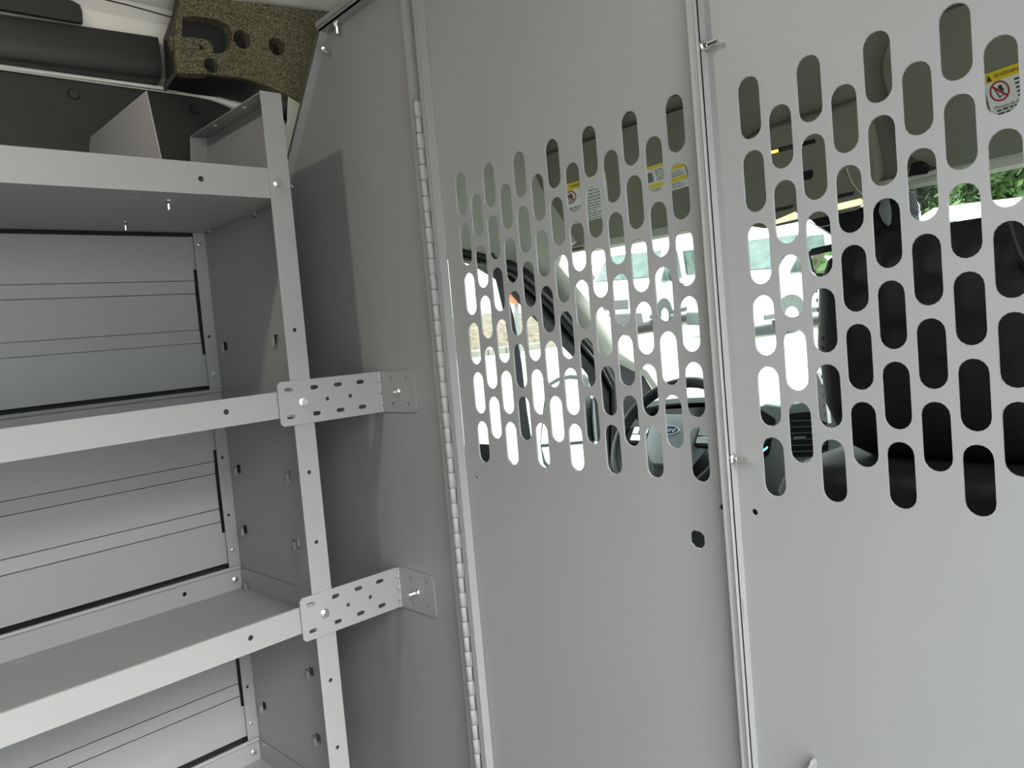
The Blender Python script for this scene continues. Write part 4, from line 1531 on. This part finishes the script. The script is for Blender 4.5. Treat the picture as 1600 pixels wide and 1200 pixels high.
# --- parked vans
def make_van(lab):
    e = empty('parked_van', (0, 0, 0), lab, 'van', 'white vans parked in a row')
    # local: +y forward (nose), x right, z up; origin on the ground, under the middle of the front axle
    W_ = 1.0
    prof = [(1.05, 0.32), (1.10, 0.55), (1.06, 0.80), (0.98, 1.02), (0.60, 1.18), (0.20, 1.30), (-0.55, 2.02), (-0.80, 2.30), (-1.25, 2.50), (-4.3, 2.54), (-4.4, 2.4), (-4.45, 0.35)]
    b = MB()
    loops = []
    for x, k in ((-W_, 0.0), (-W_ * 0.96, 0.0), (W_ * 0.96, 0.0), (W_, 0.0)):
        sc = 0.985 if abs(x) == W_ else 1.0
        loops.append([V((x * (1 - 0.12 * max(0, z - 1.1)), y if abs(x) < W_ else y - 0.03 * (1 if y > 0 else -1), z)) for y, z in prof])
    b.loft(loops)
    body = b.build('body', 'van_paint', e, bevel=0.03, smooth=True)

    def wedge(pts, nrm_, m, name, par=None):
        n_ = V(nrm_).normalized()
        k_ = len(pts)
        P1 = [V(p) + n_ * 0.012 for p in pts]
        return MB().add(P1 + [p - n_ * 0.02 for p in P1], [tuple(range(k_)), tuple(range(2 * k_ - 1, k_ - 1, -1))] + [(i, (i + 1) % k_, (i + 1) % k_ + k_, i + k_) for i in range(k_)]).build(name, m, par or e)
    wedge([(-0.86, 0.155, 1.365), (0.86, 0.155, 1.365), (0.80, -0.495, 1.99), (-0.80, -0.495, 1.99)], (0, 0.72, 0.69), 'van_glass', 'windscreen')
    for s_ in (-1, 1):
        def sx_(y, z):
            return (s_ * W_ * (1 - 0.12 * max(0, z - 1.1)) + s_ * 0.002, y, z)
        wedge([sx_(-0.05, 1.24), sx_(-1.15, 1.24), sx_(-1.15, 1.95), sx_(-0.72, 1.95)], (s_, 0, 0.12), 'van_glass', 'side_window')
        wedge([sx_(-1.55, 1.30), sx_(-2.75, 1.30), sx_(-2.75, 1.93), sx_(-1.55, 1.93)], (s_, 0, 0.12), 'van_glass', 'side_window')
        wedge([(s_ * 0.96, 1.03, 0.98), (s_ * 0.66, 1.09, 0.86), (s_ * 0.66, 1.09, 0.68), (s_ * 0.94, 1.05, 0.74)], (0, 1, 0.1), 'mirror' if False else 'hubcap', 'headlight')
        wedge([sx_(-1.02, 1.05), sx_(-1.18, 1.05), sx_(-1.18, 1.09), sx_(-1.02, 1.09)], (s_, 0, 0), 'van_dark', 'door_handle')
        wedge([sx_(0.75, 0.45), sx_(-4.2, 0.45), sx_(-4.2, 0.36), sx_(0.75, 0.36)], (s_, 0, 0), 'van_dark', 'side_sill')
        # mirror
        MB().ellip((s_ * 1.17, -0.22, 1.38), 0.10, 0.08, 0.18, 10, 6).build('wing_mirror', 'van_dark', e, smooth=True)
        for yw in (0.0, -3.4):
            c0, c1 = V((s_ * 0.78, yw, 0.35)), V((s_ * 1.005, yw, 0.35))
            t_ = MB().cyl(c0, c1, 0.35, seg=22).build('tyre', 'tyre', e, bevel=0.03)
            MB().cyl(c1 - V((s_ * 0.02, 0, 0)), c1 + V((s_ * 0.015, 0, 0)), 0.23, 0.20, 18).build('wheel_trim', 'hubcap', t_)
            ar = MB()
            pa_ = [(s_ * 1.004, yw + 0.44 * math.cos(t), 0.36 + 0.44 * math.sin(t)) for t in [PI * i / 12 for i in range(13)]]
            wedge([p for p in pa_], (s_, 0, 0), 'van_dark', 'wheel_arch')
    MB().box(-0.96, 0.96, 1.02, 1.14, 0.28, 0.56).build('bumper', 'van_dark', e, bevel=0.03)
    MB().box(-0.60, 0.60, 1.04, 1.10, 0.66, 0.90).build('grille', 'van_dark', e, bevel=0.02)
    return e


van0 = make_van('white van with green tinted windows, leftmost of the row seen through the door slots')
# front axle at image column, distance, turn
VAN = [(984.5, 20.3, 0.52, 0), (1181, 17.6, 0.80, 1), (1345, 37.0, 0.6, 2), (1449, 29.0, 0.80, 3)]
VLAB = ['white van with green tinted windows, leftmost of the row seen through the door slots',
        'white van seen just right of the partition post, wheel and windscreen showing',
        'white van glimpsed left of the passenger seat edge, partly behind the mirror',
        'white van roof and windscreen under the green trees, above the passenger seat']
for (u, D, al, i) in VAN:
    o = van0 if i == 0 else copy_tree(van0)
    o['label'] = VLAB[i]
    cpt_ = far(u, D)
    vdir = (cpt_ - V((CAM.x, CAM.y, 0))).normalized()
    toward = -vdir
    right = V((vdir.y, -vdir.x, 0))
    hd = toward * math.cos(al) - right * math.sin(al)      # heading of the nose
    lat = V((hd.y, -hd.x, 0))                              # van's right
    # the side facing image right is the van's left side when heading to image left
    sidev = right - hd * right.dot(hd)
    sidev.normalize()
    org = cpt_
    zax = gn
    yax = (hd - zax * hd.dot(zax)).normalized()
    xax = yax.cross(zax).normalized()
    o.matrix_world = Matrix(((xax.x, yax.x, zax.x, org.x), (xax.y, yax.y, zax.y, org.y), (xax.z, yax.z, zax.z, gz(org.x, org.y)), (0, 0, 0, 1)))


# --- trees behind the row
def make_tree(u, D, h, r, lab, seed, c0=0.08, at=None):
    rnd = random.Random(seed)
    p0 = gpt(far(u, D) if at is None else V(at))
    e = empty('leafy_tree', tuple(p0), lab, 'tree', 'green trees behind the vans')
    MB().tube([p0 - V((0, 0, 0.2)), p0 + V((0.1, 0, h * 0.3)), p0 + V((0, 0.1, h * 0.6))], [0.25, 0.18, 0.08], 8).build('trunk', 'bark', e, smooth=True)
    vs_, fs = [], []
    cl = []
    for i in range(60 if r > 3.5 else 46):
        th = rnd.uniform(0, 2 * PI)
        zz = rnd.uniform(c0, 1.0)
        rr = r * (0.55 + 0.45 * math.sin(PI * min(1, zz * 0.85 + 0.1))) * rnd.uniform(0.3, 1.0) ** 0.5
        cl.append((p0 + V((rr * math.cos(th), rr * math.sin(th), h * zz)), r * rnd.uniform(0.22, 0.4)))
    for c, cr in cl:
        for j in range(230 if r > 3.5 else 170):
            d = V((rnd.gauss(0, 1), rnd.gauss(0, 1), rnd.gauss(0, 1))).normalized()
            q = c + d * cr * rnd.uniform(0.75, 1.05)
            a = (V((rnd.gauss(0, 1), rnd.gauss(0, 1), rnd.gauss(0, 1)))).normalized()
            n_ = (d + a * 0.6).normalized()
            u_ = n_.orthogonal().normalized()
            v_ = n_.cross(u_)
            ks = 1.7 if r > 3.5 else 1.0
            s1, s2 = ks * rnd.uniform(0.08, 0.15), ks * rnd.uniform(0.05, 0.09)
            o_ = len(vs_)
            vs_ += [q - u_ * s1, q + v_ * s2, q + u_ * s1, q - v_ * s2]
            fs.append((o_, o_ + 1, o_ + 2, o_ + 3))
    b = MB()
    b.add(vs_, fs)
    o = b.build('foliage', 'leaf', e, recalc=False)
    o['kind'] = 'stuff'


make_tree(1470, 40, 10.5, 4.2, 'green leafy tree behind the rightmost van, nearest its roof', 1)
make_tree(1580, 42, 11.5, 4.4, 'green leafy tree at the right edge above the passenger seat', 2)
make_tree(1720, 40, 10.5, 4.0, 'green leafy tree beyond the right edge of the photograph', 3)
make_tree(640, 25, 9.5, 3.0, "green leafy tree high over the driver's side window", 4, c0=0.45)
make_tree(0, 0, 7.0, 2.8, 'green leafy tree beside the van, reflected in the rear-view mirror', 5, at=(-12.5, -6.5, 0))
